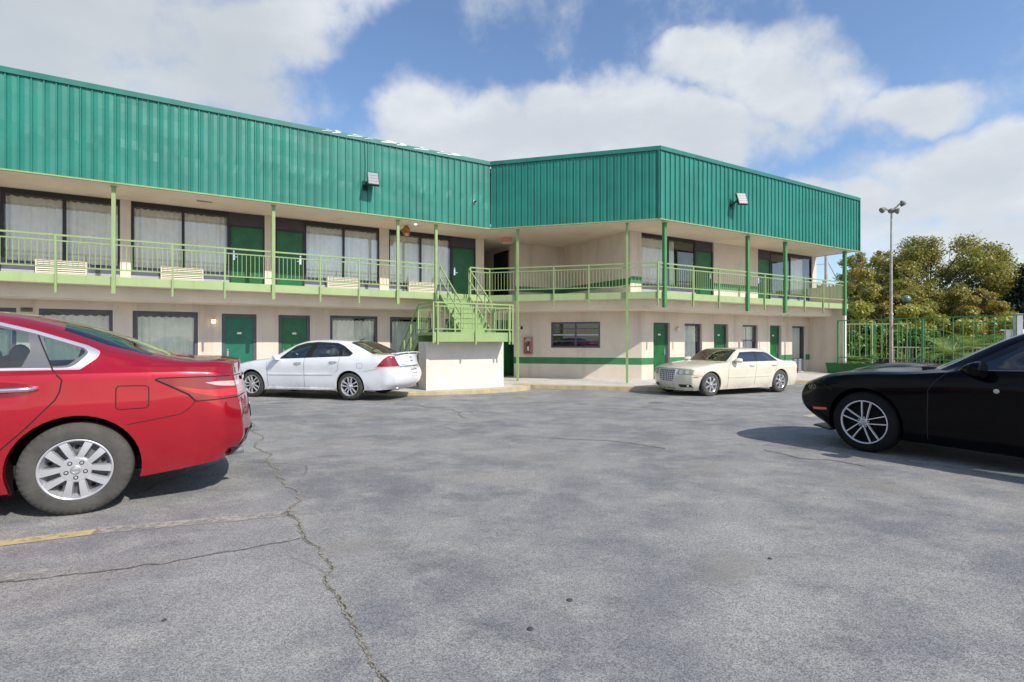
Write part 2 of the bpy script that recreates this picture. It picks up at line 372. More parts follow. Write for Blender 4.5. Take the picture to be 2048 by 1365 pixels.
def crumbled(pts, wd, name, mname, seed, h=.004):
    """flat strip whose crumbling outline comes from noise against the distance from its centre line"""
    L = []; n = len(pts); vs = []; dd = []; r = random.Random(seed)
    for i, p in enumerate(pts):
        a = pts[max(i-1, 0)]; b = pts[min(i+1, n-1)]; d = Vector((b[0]-a[0], b[1]-a[1])).normalized(); nn = Vector((-d.y, d.x)); k = wd/2*(.7+.6*r.random())
        for s_ in (-1, 0, 1): q = Vector(p)+nn*k*s_; vs.append((q.x, q.y, gz(q.x, q.y)+h)); dd.append(abs(s_))
    mb = MB(); mb.add(vs, [(3*i+k, 3*i+k+1, 3*i+k+4, 3*i+k+3) for i in range(n-1) for k in range(2)]); o = struct(mb, name, MT[mname])
    at = o.data.attributes.new('edge', 'FLOAT', 'POINT'); at.data.foreach_set('value', dd); return o
def crackmat(name, grit, amt):
    M = bpy.data.materials.new(name); M.use_nodes = True; nt = M.node_tree; nt.nodes.clear(); g = G(nt); P = g.coord()
    e = g.n('ShaderNodeAttribute', attribute_name='edge').outputs['Fac']; n1 = g.noise(P, 22, 5, .7); n2 = g.noise(P, 60, 4, .7); n0 = g.noise(P, 4.5, 3, .6)
    b = g.n('ShaderNodeBsdfPrincipled'); b.inputs['Roughness'].default_value = .95
    c = g.mix(g.ss(n2, .40, .62), tuple(x*.62 for x in grit), tuple(x*1.25 for x in grit)); c = g.mix(g.m('MULTIPLY', g.ss(e, .0, .22, 1, 0), g.ss(n1, .42, .56)), c, (.035,.034,.03)); nt.links.new(c, b.inputs['Base Color'])
    nt.links.new(g.bump(n2, .8, .01), b.inputs['Normal'])
    t = g.n('ShaderNodeBsdfTransparent'); mx = g.n('ShaderNodeMixShader'); o = g.n('ShaderNodeOutputMaterial')
    v = g.m('SUBTRACT', g.m('ADD', g.m('ADD', g.m('MULTIPLY', n1, .9), g.m('MULTIPLY', n2, .35)), g.m('MULTIPLY', n0, .75)), g.m('MULTIPLY', e, 1.0))
    g.put(mx.inputs[0], g.ss(v, amt, amt+.10)); nt.links.new(t.outputs[0], mx.inputs[1]); nt.links.new(b.outputs[0], mx.inputs[2]); nt.links.new(mx.outputs[0], o.inputs[0]); return M
MT['crumble'] = crackmat('crack_grit_crumbled', (.30,.28,.23), .64); MT['crumble2'] = crackmat('crack_hairline', (.19,.18,.16), .60)
crumbled(CRr, .075, 'asphalt_crack', 'crumble', 3)
CR2 = [(-1.36,3.32),(-1.56,3.18),(-1.72,3.08),(-1.82,3.01),(-1.95,2.9),(-2.15,2.82),(-2.33,2.76),(-2.49,2.69),(-2.63,2.65),(-3.2,2.5)]
crumbled(ragged(CR2, 4, 6), .034, 'asphalt_crack', 'crumble2', 4)
for sd_, pts in enumerate([[(3.1,6.35),(3.22,6.0),(3.25,5.83),(3.53,5.75),(3.7,5.4)], [(-2.19,11.67),(-1.5,10.9),(-1.24,10.76),(-.75,9.3)], [(2.2,9.2),(3.1,8.9),(3.9,9.3)], [(.4,7.2),(1.3,7.0),(1.9,6.4)], [(1.5,11.5),(2.8,11.2),(3.6,10.4)]]):
    crumbled(ragged(pts, 5, 30+sd_), .06, 'asphalt_crack', 'crumble2', 20+sd_)
def stall(p, L, wd=.11): 
    a = rad(30); return [(p[0], p[1]), (p[0]+L*math.cos(a), p[1]+L*math.sin(a))]
struct(strip_on_ground([(-6.5,1.33),(-2.72,3.40)], .115), 'painted_stall_line', MT['yline'])
struct(strip_on_ground([(-2.75,3.40),(-1.42,3.90)], .13), 'painted_stall_line', MT['fline'])
struct(strip_on_ground([(-2.66,2.70),(-2.50,2.78)], .09), 'painted_stall_line', MT['fline'])
struct(strip_on_ground([(3.7,7.0),(5.6,3.5)], .10), 'painted_stall_line', MT['fline'])
struct(strip_on_ground([(-7.6,12.75),(-3.0,11.45)], .10), 'painted_stall_line', MT['fline'])
struct(strip_on_ground([(-11,9.2),(-5.5,8.0)], .10), 'painted_stall_line', MT['fline'])
struct(strip_on_ground([(-1.5,12.9),(.9,11.7)], .10), 'painted_stall_line', MT['fline'])
struct(strip_on_ground([(4.2,13.0),(7.6,14.6)], .10), 'painted_stall_line', MT['fline'])
def stainmat(name, col, amt):
    M = bpy.data.materials.new(name); M.use_nodes = True; nt = M.node_tree; nt.nodes.clear(); g = G(nt); P = g.coord()
    e = g.n('ShaderNodeAttribute', attribute_name='edge').outputs['Fac']; b = g.n('ShaderNodeBsdfPrincipled'); b.inputs['Base Color'].default_value = (*col, 1); b.inputs['Roughness'].default_value = .6
    v = g.m('SUBTRACT', g.m('ADD', g.noise(P, 3.5, 6, .65), g.m('MULTIPLY', g.noise(P, 40, 3, .7), .3)), g.m('MULTIPLY', e, .75)); t = g.n('ShaderNodeBsdfTransparent'); mx = g.n('ShaderNodeMixShader'); o = g.n('ShaderNodeOutputMaterial')
    g.put(mx.inputs[0], g.ss(v, .10, .62, 0, amt)); nt.links.new(t.outputs[0], mx.inputs[1]); nt.links.new(b.outputs[0], mx.inputs[2]); nt.links.new(mx.outputs[0], o.inputs[0]); return M
MT['oil'] = stainmat('oil_stain', (.06,.06,.062), .4); MT['pale'] = stainmat('pale_worn_patch', (.40,.375,.335), .38)
for (x, y, rx, ry, a, m) in [(-5.2,11.6,.55,.35,20,'oil'),(3.4,12.2,.5,.35,40,'oil'),
                             (1.9,5.2,.9,.5,20,'pale'),(3.3,4.6,.8,.4,-60,'pale'),(.2,5.8,1.0,.45,10,'pale'),(-1.0,3.2,.5,.25,25,'pale'),(2.2,10.6,1.3,.6,15,'pale'),(-2.6,9.6,1.1,.6,-20,'pale'),(1.2,2.9,.5,.3,40,'pale')]:
    n = 28; vs = [(x, y, gz(x, y)+.003)]; dd = [0.]; ca, sa = math.cos(rad(a)), math.sin(rad(a))
    for k in range(n): t = 6.2832*k/n; px = rx*math.cos(t); py = ry*math.sin(t); q = (x+px*ca-py*sa, y+px*sa+py*ca); vs.append((*q, gz(*q)+.003)); dd.append(1.)
    mb = MB(); mb.add(vs, [(0, 1+k, 1+(k+1) % n) for k in range(n)]); o = struct(mb, 'asphalt_stain', MT[m]); at = o.data.attributes.new('edge', 'FLOAT', 'POINT'); at.data.foreach_set('value', dd)
# small dark spots of old gum
mb = MB()
for (x, y, r) in [(.28,2.5,.016),(.08,2.24,.015),(-1.55,2.3,.012),(1.5,3.0,.012)]:
    mb.lathe([(0,.007),(r*.7,.007),(r,.003)], 10, Matrix.Translation((x, y, gz(x, y))))
struct(mb, 'gum_spots', MT['crackd'])
# pool deck behind the planter
mb = MB(); mb.prism([(13.9,22.9),(17.6,16.3),(40,16.3),(40,40),(19,40)], .02, .10); struct(mb, 'pool_deck', MT['concrete'])
mb = MB(); mb.prism([(19.5,25.5),(24,19.5),(44,19.5),(60,70),(22,70)], .105, .15); struct(mb, 'lawn', mat('lawn', (.05,.085,.02), .9, vary=.4, vscale=1.5, grain=1., gscale=40))
# walkway and painted kerb in front of the rooms
def A_(x, y): return tuple((FA @ Vector((x, y, 0))).xy)
def M_(x, y): return tuple((FM @ Vector((x, y, 0))).xy)
def R_(x, y): return tuple((FR @ Vector((x, y, 0))).xy)
edge = [A_(-20,.35), A_(-6.6,.35), A_(-5.7,-.4), A_(-5.1,-1.7), A_(-4.3,-2.25), A_(-3.2,-2.55), A_(-1.6,-2.62), A_(-.5,-2.58), A_(.05,-2.42), A_(.30,-2.15), A_(.25,-1.85), A_(.05,-1.65),
        M_(1.15,-.98), M_(2.5,-1.0), M_(4.5,-1.02), M_(5.9,-1.0), M_(6.35,-.85), R_(1.6,-.45), R_(4.6,-.45), R_(5.2,-.9), R_(6.0,-1.5), R_(8.5,-1.6), R_(9.6,-1.2), R_(10.4,.0), (15.3,22.6)]
inner = [R_(13.5,3), R_(0,9), A_(-20,9)]
poly = edge+inner
mb = MB(); mb.prism(poly[::-1] if False else poly, -.1, .13)
struct(mb, 'walkway', MT['concrete'])
mb = MB(); n = len(edge); rim = []
def offp(i, d):
    a = Vector(edge[max(i-1, 0)]); b = Vector(edge[min(i+1, n-1)]); t = (b-a).normalized(); return Vector(edge[i])+Vector((t.y, -t.x))*d
for i in range(n):
    o1 = offp(i, .012); o2 = offp(i, -.16)
    rim.append([(o1.x, o1.y, -.1), (o1.x, o1.y, .118), (*offp(i, -.012), .136), (o2.x, o2.y, .136)])
mb.add([p for r in rim for p in r], [(i*4+k, (i+1)*4+k, (i+1)*4+k+1, i*4+k+1) for i in range(n-1) for k in range(3)])
struct(mb, 'kerb', MT['kerb'])
# ------------------------------------------------------------------ motel building
ZW, ZD, ZB, ZS, ZT, ZPB = .13, 3.12, 2.915, 5.45, 7.75, 2.74     # walkway, balcony deck, slab bottom, soffit, fascia top
YW = 1.84; YE = .25
BLD = thing('motel_building', 'two storey motel with tall ribbed teal fascia, cream walls and light green balcony rails', 'building', (P1.x, P1.y, 0), rad(30))
def wallsheet(F, u0, u1, z0, z1, y, ops, name='wall', m='wall', depth=.14, stripe=None):
    """wall face with openings (a,b,za,zb) and their reveals; painted stripe is part of the wall"""
    mb = MB(F); us = sorted({u0, u1, *[o[0] for o in ops], *[o[1] for o in ops]}); zz = {z0, z1, *[o[2] for o in ops], *[o[3] for o in ops]}
    if stripe: zz |= set(stripe)
    us = [x for x in us if u0 <= x <= u1]; zz = sorted(z for z in zz if z0 <= z <= z1)
    for i in range(len(us)-1):
        for j in range(len(zz)-1):
            cu, cz = (us[i]+us[i+1])/2, (zz[j]+zz[j+1])/2
            if any(o[0] < cu < o[1] and o[2] < cz < o[3] for o in ops): continue
            mb.cur = 1 if stripe and stripe[0] < cz < stripe[1] else 0
            mb.quad((us[i], y, zz[j]), (us[i+1], y, zz[j]), (us[i+1], y, zz[j+1]), (us[i], y, zz[j+1]))
    mb.cur = 0
    for (a, b, za, zb) in ops:
        d = depth
        mb.quad((a, y, za), (a, y+d, za), (a, y+d, zb), (a, y, zb)); mb.quad((b, y+d, za), (b, y, za), (b, y, zb), (b, y+d, zb))
        mb.quad((a, y+d, zb), (b, y+d, zb), (b, y, zb), (a, y, zb)); mb.quad((a, y, za), (b, y, za), (b, y+d, za), (a, y+d, za))
    return wpart(mb, name, [MT[m], MT['stripe']], BLD, weld=True)
def sub(mb, name, m, par, **k):
    o = mb.build(name, MT[m] if isinstance(m, str) else m, par, **k); o.matrix_parent_inverse = wmat(par).inverted(); return o
def curtain(F, u0, u1, z0, z1, y, seed, m='curtain', pleat=.16, amp=.062):
    r = random.Random(seed); n = max(8, int((u1-u0)/.022)); nz = 7; vs = []; ph = r.uniform(0, 6)
    jit = [r.uniform(-.5, .5) for _ in range(n+1)]; k1 = r.uniform(.8, 1.2)
    for j in range(nz+1):
        t = j/nz; z = z0+(z1-z0)*t
        for i in range(n+1):
            u = u0+(u1-u0)*i/n; s = u/pleat*2*math.pi*k1+ph
            a = amp*(.6+.4*(1-t)); q_ = s+.9*math.sin(u*4.3+seed)+.35*(1-t)*math.sin(u*9+seed)
            yv = y+a*(1-1.7*abs(math.sin(q_*.5))**.55)+a*.45*math.sin(s*.37+seed)+.003*jit[i]
            vs.append((u+.012*(1-t)*math.sin(s*.5), yv, z+(.012*math.sin(s) if j == nz else .014*math.sin(u*3+seed) if j == 0 else 0)))
    mb = MB(F); mb.add(vs, [(j*(n+1)+i, j*(n+1)+i+1, (j+1)*(n+1)+i+1, (j+1)*(n+1)+i) for j in range(nz) for i in range(n)])
    return mb
def window(F, u0, u1, z0, z1, y, mull, curt, sill=None, seed=0, fm='darkframe', fw=.06, head=.14, rail=None, glass='winglass', cm='curtain', label=None, ctop=.02):
    """y = plane of the frame face; curt = list of (a,b) curtain spans"""
    mb = MB(F); d = .07; gl = MB(F)
    mb.box((u0, y, z0), (u0+fw, y+d, z1)).box((u1-fw, y, z0), (u1, y+d, z1)).box((u0+fw, y, z1-head), (u1-fw, y+d, z1)).box((u0+fw, y, z0), (u1-fw, y+d, z0+fw))
    for k in mull: mb.box((k-.035, y+.006, z0+fw), (k+.035, y+d-.004, z1-head))
    if rail:
        for zr in rail: mb.box((u0+fw, y+.012, zr-.018), (u1-fw, y+d-.01, zr+.018))
    o = wpart(mb, 'window', MT[fm], BLD, label=label)
    e = [u0+fw]+[v for k in mull for v in (k-.035, k+.035)]+[u1-fw]
    for a, b in zip(e[::2], e[1::2]): gl.quad((a, y+.03, z0+fw), (b, y+.03, z0+fw), (b, y+.03, z1-head), (a, y+.03, z1-head))
    sub(gl, 'pane', glass, o)
    for i, (a, b) in enumerate(curt): sub(curtain(F, a, b, z0+.02, z1-head-ctop, y+.15, seed*7+i, cm), 'curtain', cm, o, smooth=True)
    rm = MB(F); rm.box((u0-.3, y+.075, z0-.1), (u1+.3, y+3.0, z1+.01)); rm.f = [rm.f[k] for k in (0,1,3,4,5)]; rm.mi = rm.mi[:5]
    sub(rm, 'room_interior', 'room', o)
    if sill: 
        s = MB(F); s.box((u0, y+.01, sill), (u1, y+.06, z0)); sub(s, 'spandrel', 'slate', o)
        s = MB(F); s.box((u0, y-.012, ZD), (u1, y+.05, sill)); sub(s, 'base_panel', 'slate_lt', o)
    return o
def door(F, u0, u1, z0, z1, y, hinge='r', leaf='dgreen', frame='slate', fw=.08, plate=True, transom=None, ring=False, label=None):
    mb = MB(F); zt = z1
    mb.box((u0+fw, y+.03, z0+.012), (u1-fw, y+.075, zt-fw)); o = wpart(mb, 'door', MT[leaf], BLD, label=label)
    f = MB(F); f.box((u0, y, z0), (u0+fw, y+.1, zt)).box((u1-fw, y, z0), (u1, y+.1, zt)).box((u0+fw, y, zt-fw), (u1-fw, y+.1, zt)); sub(f, 'door_frame', frame, o)
    hu = u0+fw+.07 if hinge == 'r' else u1-fw-.07; sgn = 1 if hinge == 'r' else -1; zh = z0+.98
    h = MB(F); h.box((hu-.028, y+.012, zh-.11), (hu+.028, y+.03, zh+.11)); h.bar((hu, y-.02, zh-.02), (hu+sgn*.11, y-.025, zh-.025), .018); h.bar((hu, y+.015, zh-.02), (hu, y-.03, zh-.02), .02)
    h.box((hu-.02, y+.008, zh+.13), (hu+.02, y+.03, zh+.17)); sub(h, 'handle', 'chrome', o)
    cu = (u0+u1)/2
    if plate:
        p = MB(F); p.box((cu-.06, y+.02, z0+1.60), (cu+.06, y+.03, z0+1.66)); sub(p, 'number_plate', 'white', o)
        p = MB(F); p.lathe([(0,0),(.012,0),(.012,.008)], 10, Matrix.Translation((cu, y+.03, z0+1.5)) @ Matrix.Rotation(rad(90), 4, 'X')); sub(p, 'peephole', 'blackmetal', o)
    if ring:
        p = MB(F); p.tube([(cu+.045*math.cos(t*.5236), y+.026, z0+1.47+.05*math.sin(t*.5236)) for t in range(12)], .007, 5, close=True); sub(p, 'door_knocker', 'slate', o)
    if transom:
        t = MB(F); za, zb = transom; t.box((u0, y+.012, za+.004), (u1, y+.06, zb)); k = 5
        for i in range(k): z = za+.05+(zb-za-.1)*i/k; t.box((u0+.04, y, z), (u1-.04, y+.012, z+(zb-za-.1)/k*.7))
        sub(t, 'transom_panel', 'louver', o)
    return o
# ---- upper rooms of the long wing
UP = [(-13.0,-10.57,-11.77,'dl',-13.95), (-10.33,-7.92,-9.1,'dr',-6.95), (-5.78,-3.35,-4.55,'dl',-6.65), (-3.02,-.63,-1.84,'dr',.36), (-17.6,-15.2,-16.4,'dr',-14.22)]
ops = []
for (a, b, mk, sd_, dd) in UP: ops.append((min(a, dd), max(b, dd), ZD, ZS-.01))
wallsheet(FA, -20, .70, ZD, ZS, YW, sorted(ops), depth=.10)
for i, (a, b, mk, sd_, dd) in enumerate(UP):
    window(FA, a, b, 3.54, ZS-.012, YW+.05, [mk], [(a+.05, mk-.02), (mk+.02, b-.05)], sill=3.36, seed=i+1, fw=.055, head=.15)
    u0, u1 = (dd, a) if sd_ == 'dl' else (b, dd)
    door(FA, u0+.003, u1-.003, ZD, 5.06, YW+.05, 'r' if sd_ == 'dr' else 'l', 'dgreen', 'darkframe', .05, False, (5.06, ZS-.012), True)
# ---- upper rooms of the short wing
UR = [(.98,3.86,2.40,'dr',4.87), (8.6,11.69,10.1,'dl',7.66)]
wallsheet(FR, .45, 12.0, ZD, ZS, YW, [(.98,4.87,ZD,ZS-.01), (7.66,11.69,ZD,ZS-.01)], depth=.10, stripe=(3.58,3.83))
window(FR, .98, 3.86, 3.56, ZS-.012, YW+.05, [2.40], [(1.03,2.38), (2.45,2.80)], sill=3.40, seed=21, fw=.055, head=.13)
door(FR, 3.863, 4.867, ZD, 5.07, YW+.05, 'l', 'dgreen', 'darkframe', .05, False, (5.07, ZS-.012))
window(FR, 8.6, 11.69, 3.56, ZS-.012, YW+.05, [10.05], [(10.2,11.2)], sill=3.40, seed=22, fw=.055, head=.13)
door(FR, 7.663, 8.597, ZD, 5.09, YW+.05, 'r', 'dgreen', 'darkframe', .05, False, (5.09, ZS-.012))
# ---- recess, corridor and end walls upstairs
uE = (iA @ (FR @ Vector((.45, YW, 0)))).x
wallsheet(FA, 2.11, uE, ZD, ZS, YW+.02, [], stripe=(3.50,3.72))
FE = frame((FR @ Vector((.45, YW, 0))), tuple((FA.to_3x3() @ Vector((0, 1, 0))).xy))      # end wall of the short wing runs back
mb = MB(FE); L_ = 4.05
for (za, zb, k) in [(ZD,3.53,0), (3.53,3.77,1), (3.77,ZS,0)]: mb.cur = k; mb.quad((L_, 0, za), (0, 0, za), (0, 0, zb), (L_, 0, zb))
wpart(mb, 'wall', [MT['wall'], MT['stripe']], BLD)
FC = frame((FA @ Vector((2.11, YW+.02, 0))), tuple((FA.to_3x3() @ Vector((0, 1, 0))).xy))    # right wall of the corridor
mb = MB(FC)
for (a, b, za, zb) in [(0,.45,ZD,ZS), (.45,1.45,5.12,ZS), (1.45,4.,ZD,ZS)]: mb.quad((b, 0, za), (a, 0, za), (a, 0, zb), (b, 0, zb))
mb.quad((.45,0,ZD),(.45,.15,ZD),(.45,.15,5.12),(.45,0,5.12)); mb.quad((1.45,0,ZD),(1.45,.15,ZD),(1.45,.15,5.12),(1.45,0,5.12))
wpart(mb, 'wall', MT['wall'], BLD)
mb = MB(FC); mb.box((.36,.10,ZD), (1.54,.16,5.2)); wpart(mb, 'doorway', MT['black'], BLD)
mb = MB(FC); mb.box((.37,-.015,ZD), (.45,.02,5.20)).box((1.45,-.015,ZD), (1.53,.02,5.20)).box((.45,-.015,5.12), (1.45,.02,5.20)); wpart(mb, 'door_frame', MT['wall'], BLD)
mb = MB(FA); mb.quad((.70, YW, ZD), (.70, YW+4, ZD), (.70, YW+4, ZS), (.70, YW, ZS)); mb.quad((.70, YW+3.9, ZD), (2.15, YW+3.9, ZD), (2.15, YW+3.9, ZS), (.70, YW+3.9, ZS)); wpart(mb, 'wall', MT['wall'], BLD)
mb = MB(FR); mb.quad((12.0, YW, -.05), (12.0, 11, -.05), (12.0, 11, ZT-.2), (12.0, YW, ZT-.2)); wpart(mb, 'wall', MT['wall'], BLD)
# ---- ground floor
STR = (.66, .91); ZC = 2.60
LW = [(-17.2,-15.6), (-14.25,-12.70), (-12.27,-10.73), (-10.29,-8.73), (-5.0,-3.42), (-2.985,-1.42)]; LD = [(-8.12,-7.18,'dteal'), (-6.56,-5.62,'dgreen'), (1.15,2.1,'dgreen'), (-.95,-.01,'dgreen')]
ops = [(a, b, .62, 2.37) for a, b in LW]+[(a, b, ZW, 2.345) for a, b, _ in LD]
wallsheet(FA, -20, 2.3, -.1, ZC, YW, sorted(ops), depth=.16, stripe=STR)
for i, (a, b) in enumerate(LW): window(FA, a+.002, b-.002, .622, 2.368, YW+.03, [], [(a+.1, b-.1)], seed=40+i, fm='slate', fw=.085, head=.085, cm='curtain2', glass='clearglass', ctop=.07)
for i, (a, b, m) in enumerate(LD): door(FA, a+.002, b-.002, ZW, 2.343, YW+.03, 'r', m, 'slate', .088, i < 2)
Mc = isect(FM, 2.0, FR, YW); uMc = (iM @ Mc).x; uRc = (iR @ Mc).x; uM0 = .33
wallsheet(FM, uM0, uMc, -.1, ZC, 2.0, [(1.775,3.605,1.27,2.23)], depth=.12, stripe=STR)
a = FM @ Vector((uM0, 2.0, 0)); b = FA @ Vector((2.28, YW+.01, 0))
mb = MB(); mb.quad((a.x, a.y, -.1), (b.x, b.y, -.1), (b.x, b.y, ZC), (a.x, a.y, ZC)); wpart(mb, 'wall', MT['wall'], BLD)
# louvred office window with things standing behind the glass
o = window(FM, 1.777, 3.603, 1.272, 2.228, 2.05, [2.70], [], seed=0, fm='slate', fw=.06, head=.06, rail=[1.52,1.98], glass='darkglass', label='wide grey framed louvre window with four dark panes')
mb = MB(FM); mb.box((1.83,2.068,1.725), (3.55,2.115,1.775)); sub(mb, 'meeting_rail', 'steel', o)
mb = MB(FM); mb.box((1.70,1.975,2.228), (3.68,2.0,2.26)); sub(mb, 'lintel_trim', 'wall', o); mb = MB(FM); mb.box((1.70,1.965,1.215), (3.68,2.0,1.265)); sub(mb, 'sill', 'wall', o)
LRD = [(1.57,2.42), (4.87,5.75), (8.49,9.31)]; LRW = [(3.2,4.17), (6.64,7.66), (10.09,11.13)]
wallsheet(FR, uRc, 12.0, -.1, ZC, YW, sorted([(a, b, ZW, 2.20) for a, b in LRD]+[(a, b, ZW+.02, 2.19) for a, b in LRW]), depth=.16, stripe=STR)
for i, (a, b) in enumerate(LRD): door(FR, a+.002, b-.002, ZW, 2.198, YW+.10, 'l', 'dgreen', 'slate', .075)
for i, (a, b) in enumerate(LRW):
    sp = [(a+.1, b-.1)] if i != 1 else [(a+.33, b-.1)]
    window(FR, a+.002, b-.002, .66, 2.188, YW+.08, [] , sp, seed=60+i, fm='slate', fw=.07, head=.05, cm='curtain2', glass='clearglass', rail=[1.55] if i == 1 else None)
    mb = MB(FR); mb.box((a+.002, YW+.11, ZW+.022), (b-.002, YW+.15, .655)); 
    for k in range(7): z = ZW+.06+k*.075; mb.box((a+.05, YW+.075, z), (b-.05, YW+.112, z+.045))
    wpart(mb, 'vent_grille', MT['slate_lt'], BLD)
# end fin under the balcony and knee wall on it
mb = MB(FR); mb.box((11.46,.36,-.05), (11.62,YW,ZB+.009)); wpart(mb, 'end_wall', MT['wall'], BLD)
mb = MB(FR); mb.box((11.46,.34,ZD-.01), (11.56,YW,3.95)); wpart(mb, 'knee_wall', MT['wall'], BLD)
# ---- balcony slab
cAM = isect(FA, YE, FM, YE); cMR = isect(FM, YE, FR, YE)
front = [FA @ Vector((-20, YE, 0)), cAM, cMR, FR @ Vector((11.62, YE, 0))]
back = [FR @ Vector((11.62, 3, 0)), FR @ Vector((6, 8, 0)), FA @ Vector((-20, 8, 0))]
def slabpoly(pts, z0, z1, name, m):
    mb = MB(); mb.prism([(p.x, p.y) for p in pts], z0, z1); return wpart(mb, name, MT[m], BLD)
def inset(k): return [FA @ Vector((-20, k, 0)), isect(FA, k, FM, k), isect(FM, k, FR, k), FR @ Vector((11.60, k, 0))]
slabpoly(inset(YE+.05)+back, ZB+.012, ZD, 'balcony_slab', 'soffit')
slabpoly(inset(.80)+back, ZC, ZB+.010, 'balcony_beam', 'soffit')
def edgeband(z0, z1, y0, y1, name, m):
    mb = MB(); p = inset(y0); q = inset(y1)
    for i in range(3):
        a, b, c, d = p[i], p[i+1], q[i+1], q[i]; V = [(v.x, v.y, z) for z in (z0, z1) for v in (a, b, c, d)]
        mb.add(V, [(3,2,1,0),(4,5,6,7),(0,1,5,4),(1,2,6,5),(2,3,7,6),(3,0,4,7)])
    return wpart(mb, name, MT[m], BLD)
edgeband(ZB, ZD+.012, YE, YE+.048, 'slab_edge', 'slabgreen')
# ---- soffit, roof and ribbed fascia
slabpoly(inset(.03)[:3]+[FR @ Vector((12.0,.03,0)), FR @ Vector((12.0,11,0)), FR @ Vector((2,11,0)), FA @ Vector((-20,9,0))], ZS, ZS+.06, 'soffit', 'soffit')
slabpoly(inset(.10)[:3]+[FR @ Vector((11.95,.10,0)), FR @ Vector((11.95,11,0)), FR @ Vector((2,11,0)), FA @ Vector((-20,9,0))], ZT-.35, ZT-.2, 'roof', 'concrete')
cF = [FA @ Vector((-20,0,0)), P1.copy(), P2.copy(), FR @ Vector((12.0,0,0))]
def ribs(F, u0, u1, seed):
    r = random.Random(seed); mb = MB(F); per = .222; pr = []; u = u0
    prof = [(0,.004),(.010,-.028),(.034,-.028),(.046,.004),(.052,.0),(.124,-.008),(.130,-.009),(.210,.0)]
    k = 0
    while u < u1-.02:
        tilt = r.uniform(-.004, .004)
        for (a, d) in prof:
            if u+a < u1: pr.append((u+a, d+(tilt if a > .052 else 0)))
        u += per
    pr.append((u1, 0)); nz = 10; vs = []; n = len(pr)
    for j in range(nz+1):
        z = ZS-.02+(ZT-.10-ZS+.02)*j/nz
        for (uu, d) in pr:
            dent = .004*math.sin(uu*2.3+j*1.7)*math.sin(uu*.9+seed) if 0 < j < nz else 0
            dn = .010*math.sin(uu*13.7+seed)*math.sin(uu*7.1) if (j == 4 and seed == 1) else 0
            vs.append((uu, d+dent+dn, z))
    mb.add(vs, [(j*n+i, j*n+i+1, (j+1)*n+i+1, (j+1)*n+i) for j in range(nz) for i in range(n-1)])
    return mb
wpart(ribs(FA, -20, -.002, 1), 'roof_fascia', MT['teal'], BLD); wpart(ribs(FM, .034, 5.69, 2), 'roof_fascia', MT['teal'], BLD); wpart(ribs(FR, .0, 12.0, 3), 'roof_fascia', MT['teal'], BLD)
mb = MB(FR); mb.quad((12.0,0,ZS-.02), (12.0,11,ZS-.02), (12.0,11,ZT-.1), (12.0,0,ZT-.1)); wpart(mb, 'roof_fascia', MT['teal'], BLD)
def fband(z0, z1, y0, y1, name, m, ue=12.02):
    mb = MB(); 
    def ln(k): return [FA @ Vector((-20, k, 0)), isect(FA, k, FM, k), isect(FM, k, FR, k), FR @ Vector((ue, k, 0))]
    p, q = ln(y0), ln(y1)
    for i in range(3):
        a, b, c, d = p[i], p[i+1], q[i+1], q[i]; V = [(v.x, v.y, z) for z in (z0, z1) for v in (a, b, c, d)]
        mb.add(V, [(3,2,1,0),(4,5,6,7),(0,1,5,4),(1,2,6,5),(2,3,7,6),(3,0,4,7)])
    return wpart(mb, name, MT[m], BLD)
fband(ZT-.13, ZT, -.055, .12, 'coping_trim', 'tealtrim'); fband(ZS-.05, ZS-.015, -.042, .03, 'drip_edge', 'lgreen')
mb = MB(FR); mb.box((11.975,-.05,ZS-.02), (12.03,.05,ZT-.13)); wpart(mb, 'corner_trim', MT['tealtrim'], BLD); mb = MB(FM); mb.box((5.635,-.05,ZS-.02), (5.69,.0,ZT-.13)); wpart(mb, 'corner_trim', MT['tealtrim'], BLD)
# crumpled loose flashing on the roof edge of the long wing
mb = MB(FA); r = random.Random(4); u = -5.6
while u < -1.6:
    L_ = r.uniform(.25,.6); z = ZT+r.uniform(.0,.02); a = r.uniform(.02,.09)
    a *= .45; mb.add([(u,-.064,z-.05-a*.9),(u+L_,-.064,z-.03),(u+L_*.96,.03,z+.02+a),(u+.03,.05,z+.0+a*.8),(u+L_*.5,-.03,z+.01+a*.7)], [(0,1,4),(1,2,4),(2,3,4),(3,0,4)]); u += L_*r.uniform(.75,1.7)
wpart(mb, 'loose_flashing', mat('bright_flashing', (.72,.78,.76), .3, metal=.5), BLD)
# ---- posts
def post(F, u, z0, z1, s=.085, y=YE-.045, m='lgreen', col=None):
    mb = MB(F); mb.box((u-s/2, y-s/2, z0), (u+s/2, y+s/2, z1)); mb.box((u-s/2-.025, y-s/2-.01, z1-.012), (u+s/2+.025, y+s/2+.02, z1))
    if col: mb.cur = 0
    return wpart(mb, 'post', MT[m], BLD)
PA = [-17.7,-14.13,-10.49,-6.85,-3.22]
for u in PA: post(FA, u, ZPB-.04, ZS-.06)
post(FA, -1.92, ZW, ZS-.06)
for u in (.94, 4.65): post(FM, u, ZW, ZS-.06, .075)
PR = [.415,4.673,6.97]
for u in PR: post(FR, u, ZPB-.12, ZS-.06, .11, m='mgreen')
post(FR, 11.243, ZPB-.12, ZS-.06, .12, m='mgreen')
mb = MB(FR); mb.box((11.243-.05, YE-.095, -.05), (11.243+.05, YE+.005, ZPB-.122)); wpart(mb, 'post', MT['white'], BLD, label='white painted lower post at the end of the balcony')
